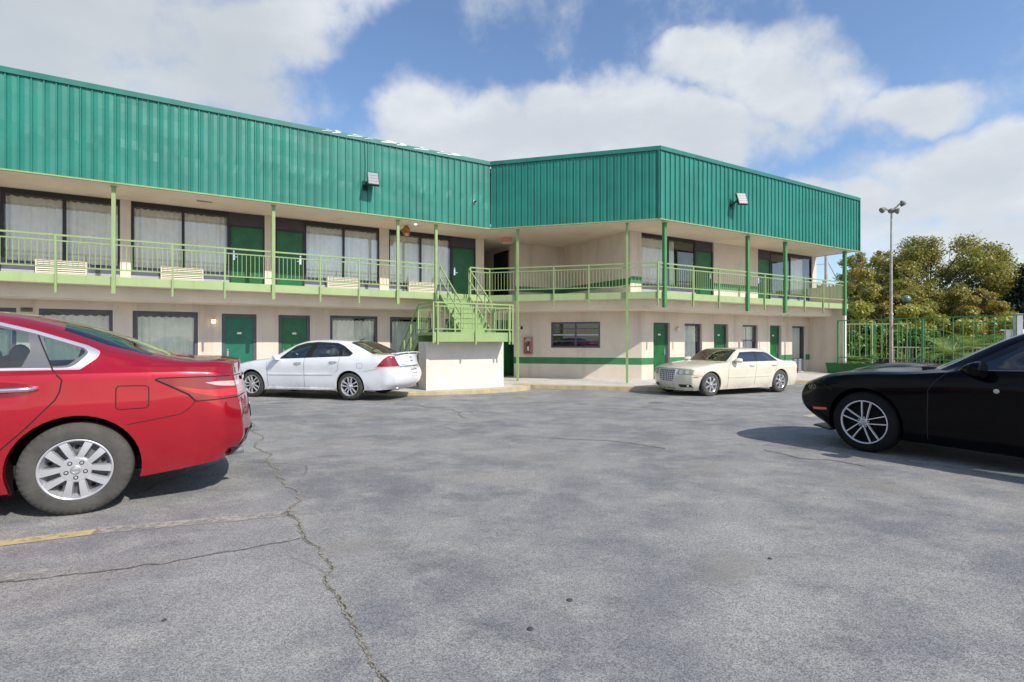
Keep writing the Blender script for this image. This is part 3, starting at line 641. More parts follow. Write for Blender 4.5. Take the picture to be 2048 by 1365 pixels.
# ---- railings
def railing(F, u0, u1, y=YE-.03, zt=4.08, posts=(), n=None):
    mb = MB(F); s = .021
    mb.box((u0, y-s, zt-.04), (u1, y+s, zt)); mb.box((u0, y-.015, zt-.17), (u1, y+.015, zt-.14)); mb.box((u0, y-.015, ZD+.165), (u1, y+.015, ZD+.195))
    k = max(1, int((u1-u0)/.105)); 
    for i in range(1, k):
        u = u0+(u1-u0)*i/k; mb.box((u-.007, y-.007, ZD+.195), (u+.007, y+.007, zt-.17))
    for p in posts: mb.box((p-.021, y-.024, ZPB-.06), (p+.021, y+.022, zt-.004))
    return wpart(mb, 'balcony_railing', MT['lgreen'], BLD)
e = .0425
railing(FA, -17.7+e, -14.13-e, posts=(-16.5,-15.3)); railing(FA, -14.13+e, -10.49-e, posts=(-12.95,-11.6)); railing(FA, -10.49+e, -6.85-e, posts=(-9.26,-8.06))
railing(FA, -6.85+e, -3.22-e, posts=(-5.58,-4.44)); railing(FA, -3.22+e, -1.92-e)
uc = (iA @ cAM).x; ucm = (iM @ cAM).x; umr = (iM @ cMR).x; urm = (iR @ cMR).x
railing(FA, -.67, uc, posts=(-.65,)); railing(FM, ucm, .94-.04, posts=(ucm+.02,)); railing(FM, .94+.04, 4.65-.04, posts=(2.21,3.40)); railing(FM, 4.65+.04, umr)
railing(FR, urm, .415-.055, posts=(urm+.02,)); railing(FR, .415+.055, 4.673-.055, posts=(1.79,3.12)); railing(FR, 4.673+.055, 6.97-.055, posts=(5.71,)); railing(FR, 6.97+.055, 11.243-.06, posts=(8.31,9.64))
# ------------------------------------------------------------------ exterior staircase
FS = frame((FA @ Vector((-1.22, YE, 0))), tuple((FA.to_3x3() @ Vector((1, 0, 0))).xy))     # x along facade, y inward (negative = towards the lot)
ST = thing('exterior_staircase', 'light green steel staircase with landing on a cream block base leading to the balcony', 'staircase', tuple(FS @ Vector((0,-1.5,ZW))), rad(30))
def sp(mb, name, m, **k): return wpart(mb, name, MT[m], ST, **k)
ZL = 1.76; RUN = 1.7; nst = 7
mb = MB(FS)
for i in range(nst):
    z = ZD-(i+1)*(ZD-ZL)/(nst+1); y = -.02-i*RUN/nst
    mb.box((-.50, y-RUN/nst-.03, z-.03), (.50, y, z)); mb.box((-.50, y-.012, z), (.50, y, z+(ZD-ZL)/(nst+1)-.03))
mb.box((-.50,-RUN-.012,ZL), (.50,-RUN,ZL+(ZD-ZL)/(nst+1)-.03)); sp(mb, 'stair_flight', 'lgreen')
for x in (-.53, .53):
    mb = MB(FS); mb.add([(x-.022,.02,ZD-.22),(x-.022,.02,ZD+.02),(x-.022,-RUN-.02,ZL+.06),(x-.022,-RUN-.02,ZL-.18),(x+.022,.02,ZD-.22),(x+.022,.02,ZD+.02),(x+.022,-RUN-.02,ZL+.06),(x+.022,-RUN-.02,ZL-.18)],
        [(0,1,2,3),(7,6,5,4),(0,4,5,1),(1,5,6,2),(2,6,7,3),(3,7,4,0)]); sp(mb, 'stringer', 'lgreen')
    mb = MB(FS)
    for h in (.90,.50):
        mb.bar((x,.0,ZD+h), (x,-RUN,ZL+h+.04), .035)
    for t in (0.0,.38,.72,1.0):
        zz = ZD+(ZL+.04-ZD)*t; mb.bar((x,-RUN*t,zz-.1), (x,-RUN*t,zz+.9), .035)
    sp(mb, 'handrail', 'lgreen')
# landing: facade x from -3.16..-.66 => local -1.94..+.56 ; local y from -1.7 to -2.95
lx0, lx1, ly0, ly1 = -1.94, .56, -1.70, -2.95
mb = MB(FS); mb.box((lx0,ly1+.05,ZL-.08), (lx1-.05,ly0,ZL)); sp(mb, 'landing', 'lgreen')
mb = MB(FS); mb.box((lx0,ly1,ZL-.26), (lx1,ly1+.048,ZL+.006)); mb.box((lx1-.048,ly1+.05,ZL-.26), (lx1,ly0,ZL+.006)); mb.box((lx0-.0,ly0-.03,ZL-.26), (lx0+.9,ly0,ZL-.082)); sp(mb, 'landing_edge', 'lgreen')
def lrail(pts, zt, posts, foot):
    mb = MB(FS); 
    for a, b in zip(pts[:-1], pts[1:]):
        a = Vector(a); b = Vector(b); L = (b-a).length
        mb.bar((a.x,a.y,zt), (b.x,b.y,zt), .04); mb.bar((a.x,a.y,zt-.10), (b.x,b.y,zt-.10), .028); mb.bar((a.x,a.y,ZL+.09), (b.x,b.y,ZL+.09), .028)
        k = max(2, int(L/.14))
        for i in range(1, k): p = a+(b-a)*i/k; mb.bar((p.x,p.y,ZL+.09), (p.x,p.y,zt-.10), .014)
    for p in posts: mb.bar((p[0],p[1],foot), (p[0],p[1],zt), .042)
    sp(mb, 'landing_railing', 'lgreen')
zr = ZL+.82
lrail([(lx0+.05,ly1-.025),(lx1-.02,ly1-.025)], zr, [(lx0+.13,ly1-.027),(lx0+1.28,ly1-.027),(lx1-.12,ly1-.027),(lx1-.01,ly1-.027)], ZL-.34)
lrail([(lx1+.022,ly1),(lx1+.022,ly0-.05)], zr, [(lx1+.022,ly0-.08)], ZL-.30)
lrail([(lx0+.022,ly1),(lx0+.022,ly0-.05)], zr, [(lx0+.022,ly1+.02),(lx0+.022,ly0-.03)], ZL-.30)
# lower flight turns back under the balcony beside the upper one
n2 = 8; R2 = 1.95; zl = ZW; fx0, fx1 = -1.90, -.72
mb = MB(FS)
for i in range(n2):
    z = ZL-(i+1)*(ZL-zl)/(n2+1); y = ly0+.012+i*R2/n2; mb.box((fx0+.05,y,z-.03), (fx1-.05,y+R2/n2+.03,z)); mb.box((fx0+.05,y,z), (fx1-.05,y+.012,z+(ZL-zl)/(n2+1)-.03))
sp(mb, 'stair_flight', 'lgreen')
for x in (fx0, fx1):
    y1 = ly0+R2; a = [(x-.02,ly0,ZL-.26),(x-.02,ly0,ZL),(x-.02,y1,zl+.16),(x-.02,y1,zl)]
    mb = MB(FS); mb.add(a+[(p[0]+.04,p[1],p[2]) for p in a], [(0,1,2,3),(7,6,5,4),(0,4,5,1),(1,5,6,2),(2,6,7,3),(3,7,4,0)]); sp(mb, 'stringer', 'lgreen')
    mb = MB(FS)
    for h in (.84,.46): mb.bar((x,ly0,ZL+h-.02), (x,y1,zl+h+.12), .038)
    for t in (.02,.36,.68,1.): zz = ZL+(zl+.1-ZL)*t; mb.bar((x,ly0+R2*t,zz-.12), (x,ly0+R2*t,zz+.84), .038)
    sp(mb, 'handrail', 'lgreen')
mb = MB(FS); mb.box((-1.91,-2.37,ZW-.05), (.58,-1.72,ZL-.262)); sp(mb, 'block_base', 'block')
mb = MB(FS); mb.box((-1.93,-2.40,ZW-.05), (-1.85,-2.372,ZL-.262)); sp(mb, 'corner_trim', 'block')
# ------------------------------------------------------------------ things fixed to the building
def local_thing(F, p, name, label, cat, group=None, ry=0.):
    w_ = F @ Vector(p); a = math.atan2(F[1][0], F[0][0]); return thing(name, label, cat, tuple(w_), a+ry, group)
def lp(mb, name, m, par, **k): return mb.build(name, MT[m] if isinstance(m, str) else m, par, **k)
MT['outlet'] = mat('grey_outlet', (.16,.19,.17), .6)
# through wall air conditioners on the balcony
def aircon(): 
    t = thing('air_conditioner', '', 'air conditioner', group='air conditioners below the upstairs windows')
    mb = MB(); mb.box((-.52,-.13,0), (-.49,.1,.36)).box((.49,-.13,0), (.52,.1,.36)).box((-.49,-.13,.34), (.49,.1,.36)).box((-.49,-.13,0), (.49,.1,.025)).box((-.49,-.02,.025), (.49,.1,.34)); lp(mb, 'housing', 'ivory', t)
    mb = MB(); mb.box((-.488,-.05,.026), (.488,-.03,.339)); lp(mb, 'coil_shadow_box', 'outlet', t)
    mb = MB()
    for i in range(6): z = .035+i*.052; mb.add([(-.488,-.128,z),(.488,-.128,z),(.488,-.105,z+.034),(-.488,-.105,z+.034),(-.488,-.122,z-.004),(.488,-.122,z-.004),(.488,-.099,z+.030),(-.488,-.099,z+.030)], [(0,1,2,3),(7,6,5,4),(0,4,5,1),(3,2,6,7)])
    lp(mb, 'louvre_grille', 'ivory', t)
    return t
ac = aircon(); ACL = ['below the leftmost upstairs window beside the red car roof line', 'below the second upstairs window from the left', 'below the upstairs window right of the two neighbouring green doors', 'below the upstairs window next to the staircase top']
for i, u in enumerate([-11.79,-9.11,-4.58,-1.83]):
    o = ac if i == 0 else copy_tree(ac); w_ = FA @ Vector((u, YW-.0, 3.27)); o.location = w_; o.rotation_euler.z = rad(30); o['label'] = 'ivory louvred air conditioner '+ACL[i]
# grey outlet boxes on the balcony wall panels
ob = None
for i, (u, lab) in enumerate([(-11.0,'leftmost upstairs window AC'), (-4.0,'window right of the paired green doors'), (-7.42,'green door at the second window'), (-12.99,'green door at the left picture edge')]):
    mb = MB(); mb.box((-.035,-.03,0), (.035,0,.10)).box((-.03,-.036,.012), (.03,-.03,.042)).box((-.03,-.036,.056), (.03,-.03,.088))
    if ob is None: ob = lp(mb, 'outlet_box', 'outlet', None)
    else: ob = ob.copy(); link(ob)
    ob.location = FA @ Vector((u, YW+.005, 3.17)); ob.rotation_euler.z = rad(30); setp(ob, 'small grey outlet box by the '+lab, 'outlet', 'outlet boxes on the balcony wall')
# flood lights on the fascia
def flood(F, u, z, label, yaw):
    t = local_thing(F, (u, -.01, z), 'floodlight', label, 'floodlight', 'LED floodlights on the teal fascia')
    mb = MB(); mb.box((-.07,-.02,-.16), (.07,.0,.02)); mb.tube([(0,-.02,-.06),(0,-.12,-.02),(.03,-.22,.06),(.08,-.27,.12)], .03, 8); lp(mb, 'bracket', 'blackmetal', t)
    Mx = Matrix.Translation((.16,-.34,.13)) @ Matrix.Rotation(yaw, 4, 'Z') @ Matrix.Rotation(rad(-24), 4, 'X')
    mb = MB(); w_, h_ = .17, .23
    mb.box((-w_,-.03,-h_), (w_,.045,h_), Mx)
    for i in range(7): mb.box((-w_+.03+i*.045,.045,-h_+.03), (-w_+.04+i*.045,.085,h_-.03), Mx)
    lp(mb, 'lamp_head', 'blackmetal', t)
    mb = MB()
    for i in range(4): z0 = -h_+.02+i*(2*h_-.04)/4; mb.box((-w_+.02,-.037,z0+.006), (w_-.02,-.031,z0+(2*h_-.04)/4-.006), Mx)
    lp(mb, 'lens_panel', 'lensw', t); return t
flood(FA, -4.32, 6.28, 'square white LED floodlight on the long left teal fascia, facing the lot', rad(-4))
flood(FR, 3.42, 6.34, 'tilted white LED floodlight with black arm on the right teal fascia', rad(-22))
t = local_thing(FA, (-.60, -.01, 6.28), 'security_camera', 'small black dome camera near the inner corner of the teal fascia', 'camera')
mb = MB(); mb.lathe([(.05,-.02),(.06,0),(.06,.03),(.0,.032)], 14, Matrix.Rotation(rad(90), 4, 'X')); lp(mb, 'mount', 'white', t)
mb = MB(); mb.ball((0,-.05,0), .045); lp(mb, 'dome', 'blackmetal', t, smooth=True)
# conduits above the floodlights
for F, u, z, lab in ((FA,-4.32,6.45,'thin grey conduit running up the left fascia above the floodlight'), (FR,3.30,6.5,'thin grey conduit running up the right fascia above the tilted floodlight')):
    mb = MB(); mb.tube([(0,-.04,0),(.01,-.04,.5),(-.01,-.04,ZT-.14-z)], .009, 6); o = lp(mb, 'conduit', 'tealtrim', None); o.location = F @ Vector((u, 0, z)); o.rotation_euler.z = math.atan2(F[1][0], F[0][0]); setp(o, lab, 'conduit')
# wall lanterns
MT['brass'] = mat('aged_brass', (.50,.38,.20), .45, metal=.5, vary=.2, vscale=12)
MT['peach'] = mat('bare_base_plate', (.62,.43,.29), .7, vary=.15, vscale=10)
def lantern(F, u, z, y, label, lit):
    t = local_thing(F, (u, y, z), 'wall_lamp', label, 'wall lamp', 'wall lamps between the ground floor rooms')
    mb = MB(); mb.lathe([(.0,-.03),(.075,-.028),(.085,-.012),(.085,0)], 16, Matrix.Rotation(rad(-90), 4, 'X') @ Matrix.Scale(-1, 4, (0,0,1))); lp(mb, 'back_plate', 'brass' if lit else 'peach', t)
    if lit:
        mb = MB(); mb.tube([(0,-.03,.04),(0,-.08,.08),(0,-.10,.05)], .012, 6); mb.lathe([(.02,.05),(.06,.035),(.062,.028)], 12, Matrix.Translation((0,-.10,0))); lp(mb, 'arm', 'brass', t)
        mb = MB(); mb.lathe([(.056,.03),(.06,-.03),(.045,-.085),(.0,-.09)], 12, Matrix.Translation((0,-.10,0))); lp(mb, 'glass_shade', lit, t, smooth=True)
    else:
        mb = MB(); mb.box((-.022,-.04,-.02), (.022,-.029,.02)); lp(mb, 'junction_cover', 'peach', t)
MT['shade'] = mat('lamp_glass', (.80,.74,.48), .3)
lantern(FA, -8.33, 2.13, YW, 'lit glass wall lamp glowing yellow left of the teal green door', 'lamp_on')
lantern(FA, -5.43, 2.06, YW, 'bare round lamp base plate right of the second ground floor green door', None)
lantern(FR, 2.75, 1.99, YW, 'pale yellow glass wall lamp beside the first green door of the right wing', 'shade')
lantern(FR, 6.05, 1.98, YW, 'bare lamp base plate beside the middle green door of the right wing', None)
lantern(FR, 9.72, 1.99, YW, 'bare lamp base plate beside the last green door of the right wing', None)
t = local_thing(FA, (-12.50, YW, 2.33), 'wall_lamp', 'dark oval bulkhead lamp on the wall above the red car', 'wall lamp', 'wall lamps between the ground floor rooms')
mb = MB(); mb.ball((0,-.03,0), (.11,.05,.05), 16, 8); lp(mb, 'housing', mat('oval_bronze', (.10,.10,.06), .5), t, smooth=True)
mb = MB(); mb.box((-.12,-.012,-.055), (.12,0,.055)); lp(mb, 'back_plate', 'outlet', t)
t = local_thing(FM, (.63, 2.0, 2.02), 'wall_spotlight', 'small white spotlight with black hood on the wall above the fire extinguisher', 'spotlight')
mb = MB(); mb.box((-.05,-.02,-.05), (.05,0,.05)); mb.tube([(0,-.02,0),(.02,-.09,.06),(.05,-.13,.03)], .016, 8); lp(mb, 'arm', 'blackmetal', t)
mb = MB(); mb.tube([(-.04,-.10,.05),(-.06,-.16,-.06)], [.03,.06], 12); lp(mb, 'lamp_head', 'white', t)
# fire extinguisher cabinet
t = local_thing(FM, (.905, 2.0, 1.02), 'fire_extinguisher_cabinet', 'red framed wall cabinet with a red fire extinguisher behind clear glass', 'cabinet')
mb = MB(); mb.box((-.17,-.09,0), (-.14,0,.64)).box((.14,-.09,0), (.17,0,.64)).box((-.14,-.09,0), (.14,0,.03)).box((-.14,-.09,.61), (.14,0,.64)); lp(mb, 'cabinet_frame', mat('faded_red', (.48,.16,.17), .5), t)
mb = MB(); mb.box((-.14,-.012,.03), (.14,-.004,.61)); lp(mb, 'back_panel', mat('cabinet_back', (.62,.48,.45), .6, vary=.1), t)
mb = MB(); mb.quad((-.14,-.086,.03), (.14,-.086,.03), (.14,-.086,.61), (-.14,-.086,.61)); lp(mb, 'glass_door', 'winglass', t)
e_ = local_thing(FM, (.905, 1.952, 1.055), 'fire_extinguisher', 'red fire extinguisher with white label standing in the wall cabinet', 'extinguisher')
mb = MB(); mb.lathe([(.0,0),(.05,0),(.055,.015),(.055,.30),(.045,.345),(.018,.37),(.018,.385),(0,.385)], 16); lp(mb, 'cylinder', 'red', e_, smooth=True)
mb = MB(); mb.lathe([(.0556,.10),(.0556,.26)], 16, None, rad(200), rad(340)); lp(mb, 'paper_label', 'ivory', e_)
mb = MB(); mb.box((-.02,-.02,.385), (.02,.02,.42)); mb.bar((0,0,.43), (.06,-.01,.45), .015); mb.bar((0,0,.41), (.06,-.01,.405), .012); mb.tube([(-.02,0,.40),(-.065,-.005,.38),(-.07,0,.25),(-.062,0,.08)], .009, 6); lp(mb, 'valve_and_hose', 'blackmetal', e_)
# bundle behind the louvre window
t = local_thing(FM, (2.92, 2.28, 1.28), 'cardboard_box', 'crumpled orange and white box behind the louvre window', 'box')
mb = MB(); r = random.Random(3); mb.ball((0,0,.20), (.19,.09,.21), 9, 7, .14, 5); lp(mb, 'bundle', mat('orange_white_wrap', (.50,.26,.08), .6, dirt=((.75,.68,.60), .95, 9.)), t)
t = local_thing(FM, (2.55, 2.30, 1.29), 'paper_stack', 'leaning grey papers behind the louvre window mullion', 'papers')
mb = MB(); mb.box((-.14,-.02,0), (.10,.0,.32), Matrix.Rotation(rad(14), 4, 'Y')); mb.box((-.02,-.05,0), (.2,-.03,.24), Matrix.Rotation(rad(-12), 4, 'Y')); lp(mb, 'sheets', 'slate_lt', t)
# exit sign hanging in the corridor mouth
ex = FA @ Vector((1.26, 1.05, 5.31)); t = thing('exit_sign', 'red lettered EXIT sign under the soffit at the corridor mouth', 'sign', tuple(ex), rad(12))
mb = MB(); mb.box((-.19,-.02,-.11), (.19,.02,.11)); mb.box((-.03,-.02,.11), (.03,.02,.15)); lp(mb, 'sign_body', mat('sign_cream', (.66,.52,.40), .5), t)
fc = bpy.data.curves.new('letters', 'FONT'); fc.body = 'EXIT'; fc.size = .20; fc.align_x = 'CENTER'; fc.align_y = 'CENTER'; fc.extrude = .004
tmp = bpy.data.objects.new('letters_tmp', fc); link(tmp); bpy.context.view_layer.update()
me = bpy.data.meshes.new_from_object(tmp.evaluated_get(bpy.context.evaluated_depsgraph_get())); bpy.data.objects.remove(tmp)
me.materials.clear(); me.materials.append(mat('exit_red', (.72,.05,.03), .4)); o = link(bpy.data.objects.new('letters', me)); o.parent = t; o.location = (0,-.027,-.0); o.rotation_euler = (rad(90),0,0)
# ragged brown nest hanging from the soffit
w_ = FA @ Vector((-2.66, 1.05, ZS-.21)); t = thing('hanging_nest', 'ragged orange brown nest hanging from the soffit between two posts', 'nest', tuple(w_), 0)
mb = MB(); mb.ball((0,0,0), (.12,.10,.19), 14, 11, .16, 2); mb.ball((-.09,.0,.04), (.08,.05,.07), 9, 7, .25, 6)
lp(mb, 'shell', mat('nest_paper', (.36,.19,.06), .9, vary=.5, vscale=14, grain=1, gscale=30), t)
mb = MB(); mb.ball((.03,-.07,-.11), (.06,.05,.07), 9, 7, .2, 8); lp(mb, 'pale_patch', 'peach', t)
w_ = FA @ Vector((-2.48, .62, ZS-.012)); t = thing('soffit_lamp', 'small round white lamp set in the soffit beside the hanging nest', 'lamp', tuple(w_), 0)
mb = MB(); mb.lathe([(.0,-.03),(.045,-.03),(.05,.0),(.05,.012)], 14); lp(mb, 'lens', emis('soffit_lamp_glow', (1,.9,.7), 2.5), t); mb = MB(); mb.lathe([(.051,-.01),(.07,-.004),(.07,.012)], 14); lp(mb, 'trim_ring', 'white', t)
w_ = FA @ Vector((-8.55, .95, ZS-.012)); t = thing('soffit_vent', 'flat rectangular slotted vent in the soffit above the second window', 'vent', tuple(w_), rad(30))
mb = MB(); mb.box((-.21,-.09,0), (.21,-.07,.012)).box((-.21,.07,0), (.21,.09,.012)).box((-.21,-.07,0), (-.19,.07,.012)).box((.19,-.07,0), (.21,.07,.012)); lp(mb, 'frame', 'soffit', t)
mb = MB()
for k in range(5): mb.box((-.19,-.06+k*.026,.001), (.19,-.047+k*.026,.011))
lp(mb, 'slats', 'outlet', t)
# ------------------------------------------------------------------ planter, pool fences, light pole
dP = Vector((.5,-.866,0)); nP = Vector((.866,.5,0)); F0 = Vector((13.8,22.4,0)); FP = frame(F0, (.5,-.866))   # x towards camera, y to the right
MT['planter'] = mat('planter_green', (.010,.135,.035), .6, vary=.15, vscale=3, grain=.3, gscale=40)
t = thing('planter_wall', 'low green painted planter wall with grey concrete continuation beneath the pool fence', 'planter', tuple(F0), rad(-60))
mb = MB(FP); mb.add([(-.12,-.10,.57),(2.15,-.10,.57),(2.15,1.0,.57),(-.12,1.0,.57),(-.05,-.03,-.05),(2.15,-.03,-.05),(2.15,1.0,-.05),(-.05,1.0,-.05)], [(0,1,5,4),(1,2,6,5),(2,3,7,6),(3,0,4,7)])
mb.box((-.12,-.12,.50),(2.15,.04,.58)); wpart(mb, 'green_wall', MT['planter'], t)
mb = MB(FP); mb.box((2.152,-.06,-.05), (14,.20,.555)); mb.box((2.152,.20,.3), (14,1.2,.54)); wpart(mb, 'concrete_wall', MT['concrete'], t)
mb = MB(FP); mb.box((0,.04,.45), (2.15,1.0,.54)); wpart(mb, 'soil_bed', MT['soil'], t)
def fence(F, x0, x1, z0, z1, zp, posts, step, name, label, m, y=0., br=.014, rt=.05, pm=None):
    o0 = F @ Vector((x0, y, zp)); t = thing(name, label, 'fence', tuple(o0), math.atan2(F[1][0], F[0][0]))
    mb = MB(F); mb.box((x0,y-rt/2,z1-rt*.8), (x1,y+rt/2,z1)).box((x0,y-.02,z0), (x1,y+.02,z0+.035)); wpart(mb, 'rail', MT[m], t)
    mb = MB(F); n = int((x1-x0)/step)
    for i in range(1, n): x = x0+(x1-x0)*i/n; mb.box((x-br/2,y-br/2,z0+.03), (x+br/2,y+br/2,z1-.03))
    wpart(mb, 'picket_row', MT[pm or m], t)
    for p in posts: mb = MB(F); mb.box((p-.03,y-.03,zp), (p+.03,y+.03,z1-rt*.8-.002)); wpart(mb, 'post', MT[m], t)
    return t
fence(FP, .28, 10, .80, 2.41, .55, [.30,3.35,6.4,9.4], .28, 'pool_fence', 'tall mid green railing fence standing on the planter wall, nearest the lot', 'mgreen', .08, .022)
FQ = frame(Vector((16.6,26.2,0)), (.9962,-.0872))
fence(FQ, 0, 3.3, .62, 2.40, .10, [.03,1.6,3.25], .24, 'pool_fence', 'pale green far side railing fence behind the light pole', 'lgreen')
FQ2 = frame(FQ @ Vector((3.36,0,0)), (.68,-.733))
fence(FQ2, 0, 7.5, .62, 2.40, .10, [.04,2.5,5.,7.4], .24, 'pool_fence', 'mid green far railing fence running right behind the spiky plants', 'mgreen')
FQ3 = frame(Vector((17.9,24.4,0)), (.86,-.51))
fence(FQ3, 0, 4.2, .30, 1.25, .10, [.04,2.1,4.15], .14, 'pool_handrail', 'low cream white pool rail behind the light pole', 'ivory')
FQ4 = frame(Vector((17.5,17.9,0)), (.98,-.2))
t = fence(FQ4, -.45, 1.6, .7, 1.92, .10, [], .19, 'white_gate', 'grey white slatted gate behind the black car roof', 'white', .02, .12); 
g_ = thing('gate_post', 'square light grey post of the slatted gate behind the black car', 'post', tuple(FQ4 @ Vector((-.02,-.1,.1))), math.atan2(-.2,.98)); mb = MB(); mb.box((-.09,-.09,0), (.09,.09,2.32)); mb.box((-.10,-.10,2.32), (.10,.10,2.36)); lp(mb, 'shaft', mat('gate_grey', (.46,.46,.49), .5, vary=.08), g_)
# light pole in front of the fence
bp = FP @ Vector((2.35,-.02,.55)); t = thing('light_pole', 'tall slim weathered white pole with three floodlights on top, before the pool fence', 'lamp post', tuple(bp), 0)
MT['pole'] = mat('weathered_pole', (.40,.365,.33), .7, vary=.2, vscale=6, streak=((.28,.17,.10), .6, 9.))
mb = MB(); mb.tube([(0,0,0),(0,0,1.9),(0,0,2.05)], [.068,.062,.05], 12); mb.lathe([(.07,1.98),(.074,2.0),(.074,2.06),(.052,2.09)], 12); mb.tube([(0,0,2.05),(0,0,4.35)], [.05,.045], 12); mb.tube([(0,0,4.35),(.01,0,6.05)], [.036,.032], 10); mb.lathe([(.05,4.33),(.05,4.38)], 10); lp(mb, 'shaft', 'pole', t, smooth=True, angle=40)
MT['rustgrey'] = mat('rusty_grey', (.17,.16,.15), .6, vary=.3, vscale=9)
mb = MB(); mb.ball((.01,0,6.10), (.13,.11,.10)); mb.tube([(0,0,6.1),(-.22,0,6.17)], .03, 8); mb.tube([(.02,0,6.1),(.22,.0,6.27),(.36,.0,6.40)], .035, 8); mb.tube([(0,0,6.1),(.12,-.1,6.08)], .03, 8); lp(mb, 'arm_hub', 'rustgrey', t)
for c, rt_ in (((-.30,0,6.16), 60), ((.44,0,6.42), -35), ((.14,-.12,6.05), 160)):
    mb = MB(); Mx = Matrix.Translation(c) @ Matrix.Rotation(rad(rt_), 4, 'Y'); mb.lathe([(.03,.10),(.06,.05),(.10,-.02),(.115,-.10),(.10,-.11),(0,-.09)], 14, Mx); lp(mb, 'lamp_head', 'rustgrey', t)
t = thing('globe_lamp', 'small globe lamp on a thin pole before the brown green tree', 'lamp post', (21.4,28.0,.1), 0)
mb = MB(); mb.tube([(0,0,0),(0,0,3.5)], .035, 8); lp(mb, 'shaft', 'steel', t); mb = MB(); mb.ball((0,0,3.70), .21, 16, 10); lp(mb, 'globe', mat('globe_glass', (.17,.20,.21), .2), t, smooth=True); mb = MB(); mb.lathe([(.05,3.45),(.09,3.5),(.10,3.53)], 10); lp(mb, 'collar', 'blackmetal', t)
# utility pole seen past the end of the balcony
t = thing('utility_pole', 'pale utility pole with guy wires beyond the end of the balcony', 'pole', (20.7,34.0,.0), 0)
mb = MB(); mb.tube([(0,0,0),(0,0,7.2)], [.13,.10], 10); lp(mb, 'shaft', mat('pale_wood', (.55,.50,.44), .8, vary=.15), t)
mb = MB(); mb.tube([(0,0,6.9),(2.6,.3,2.6)], .022, 5); mb.tube([(0,0,6.6),(-7,2,6.3)], .018, 5); mb.tube([(-1.5,0,3.9),(.0,0,3.1)], .06, 6); lp(mb, 'guy_wire', 'steel', t)
# low yellow concrete stop ahead of the black car
t = MB(); F5 = frame(Vector((5.43,9.62,gz(5.43,9.62))), (c30,s30)); t.M = F5
t.add([(0,-.10,0),(1.8,-.10,0),(1.8,.10,0),(0,.10,0),(.05,-.06,.12),(1.75,-.06,.12),(1.75,.06,.12),(.05,.06,.12)], [(3,2,1,0),(4,5,6,7),(0,1,5,4),(1,2,6,5),(2,3,7,6),(3,0,4,7)])
setp(t.build('wheel_stop', MT['kerb']), 'worn yellowish concrete wheel stop ahead of the black coupe', 'wheel stop')
# ------------------------------------------------------------------ vegetation
def leafmat(name, a, b, c, sc=1.2, tr=.25):
    M = bpy.data.materials.new(name); M.use_nodes = True; nt = M.node_tree; nt.nodes.clear(); g = G(nt); P = g.coord()
    col = g.mix(g.ss(g.noise(P, sc, 4, .6), .35, .65), a, b); col = g.mix(g.ss(g.noise(P, sc*5, 3, .7), .5, .75), col, c)
    d = g.n('ShaderNodeBsdfDiffuse', ins={0: col}); t = g.n('ShaderNodeBsdfTranslucent', ins={0: g.mix(1., col, (1.3,1.25,.7), 'MULTIPLY')}); mx = g.n('ShaderNodeMixShader'); mx.inputs[0].default_value = tr
    nt.links.new(d.outputs[0], mx.inputs[1]); nt.links.new(t.outputs[0], mx.inputs[2]); gl = g.n('ShaderNodeBsdfGlossy'); gl.inputs[1].default_value = .45; m2 = g.n('ShaderNodeMixShader'); m2.inputs[0].default_value = .05
    nt.links.new(mx.outputs[0], m2.inputs[1]); nt.links.new(gl.outputs[0], m2.inputs[2]); o = g.n('ShaderNodeOutputMaterial'); nt.links.new(m2.outputs[0], o.inputs[0]); return M
MT['leaf_olive'] = leafmat('olive_leaves', (.19,.215,.05), (.32,.285,.07), (.50,.44,.14), .7, .38)
MT['leaf_brown'] = leafmat('turning_leaves', (.27,.255,.06), (.38,.30,.07), (.54,.46,.15), .9, .38)
MT['leaf_yellow'] = leafmat('yellow_green_leaves', (.30,.33,.06), (.43,.41,.09), (.52,.50,.15), 1.6, .35)
MT['leaf_dark'] = leafmat('dark_needles', (.014,.026,.014), (.024,.042,.02), (.035,.055,.03), 1.2)
MT['leaf_green'] = leafmat('mid_green_leaves', (.08,.20,.035), (.15,.27,.05), (.27,.36,.10), 1.4, .35)
MT['bark'] = mat('bark', (.075,.058,.045), .9, vary=.3, vscale=6, grain=1, gscale=20)
def leaves(centres, n, size, seed, flat=.5):
    """leaf quads spread through the volume of many clumps; centres = (x,y,z,r)"""
    R = np.random.RandomState(seed); C_ = np.array(centres); wgt = C_[:,3]**2.2; idx = R.choice(len(C_), n, p=wgt/wgt.sum())
    d = R.normal(size=(n,3)); d /= np.linalg.norm(d, axis=1)[:,None]; rr = R.rand(n)**.42
    rad_ = C_[idx,3]*rr*(.75+.5*R.rand(n)); p = C_[idx,:3]+d*rad_[:,None]*np.array([1,1,.72])
    nrm = d*.6+R.normal(size=(n,3))*.7; nrm[:,2] += flat; nrm /= np.linalg.norm(nrm, axis=1)[:,None]
    a = np.cross(nrm, R.normal(size=(n,3))); a /= np.linalg.norm(a, axis=1)[:,None]; b = np.cross(nrm, a)
    s = size*(.55+.9*R.rand(n))[:,None]; v = np.concatenate([p-a*s*.5, p+b*s*.3+nrm*s*.1, p+a*s*.5, p-b*s*.3], axis=1).reshape(-1, 3)
    return v, np.arange(4*n).reshape(-1, 4)
def leafobj(centres, n, size, seed, m, parent, name='crown', flat=.5):
    v, f = leaves(centres, n, size, seed, flat); me = bpy.data.meshes.new(name); me.from_pydata(v.tolist(), [], f.tolist()); me.materials.append(MT[m]); o = link(bpy.data.objects.new(name, me)); o.parent = parent; return o
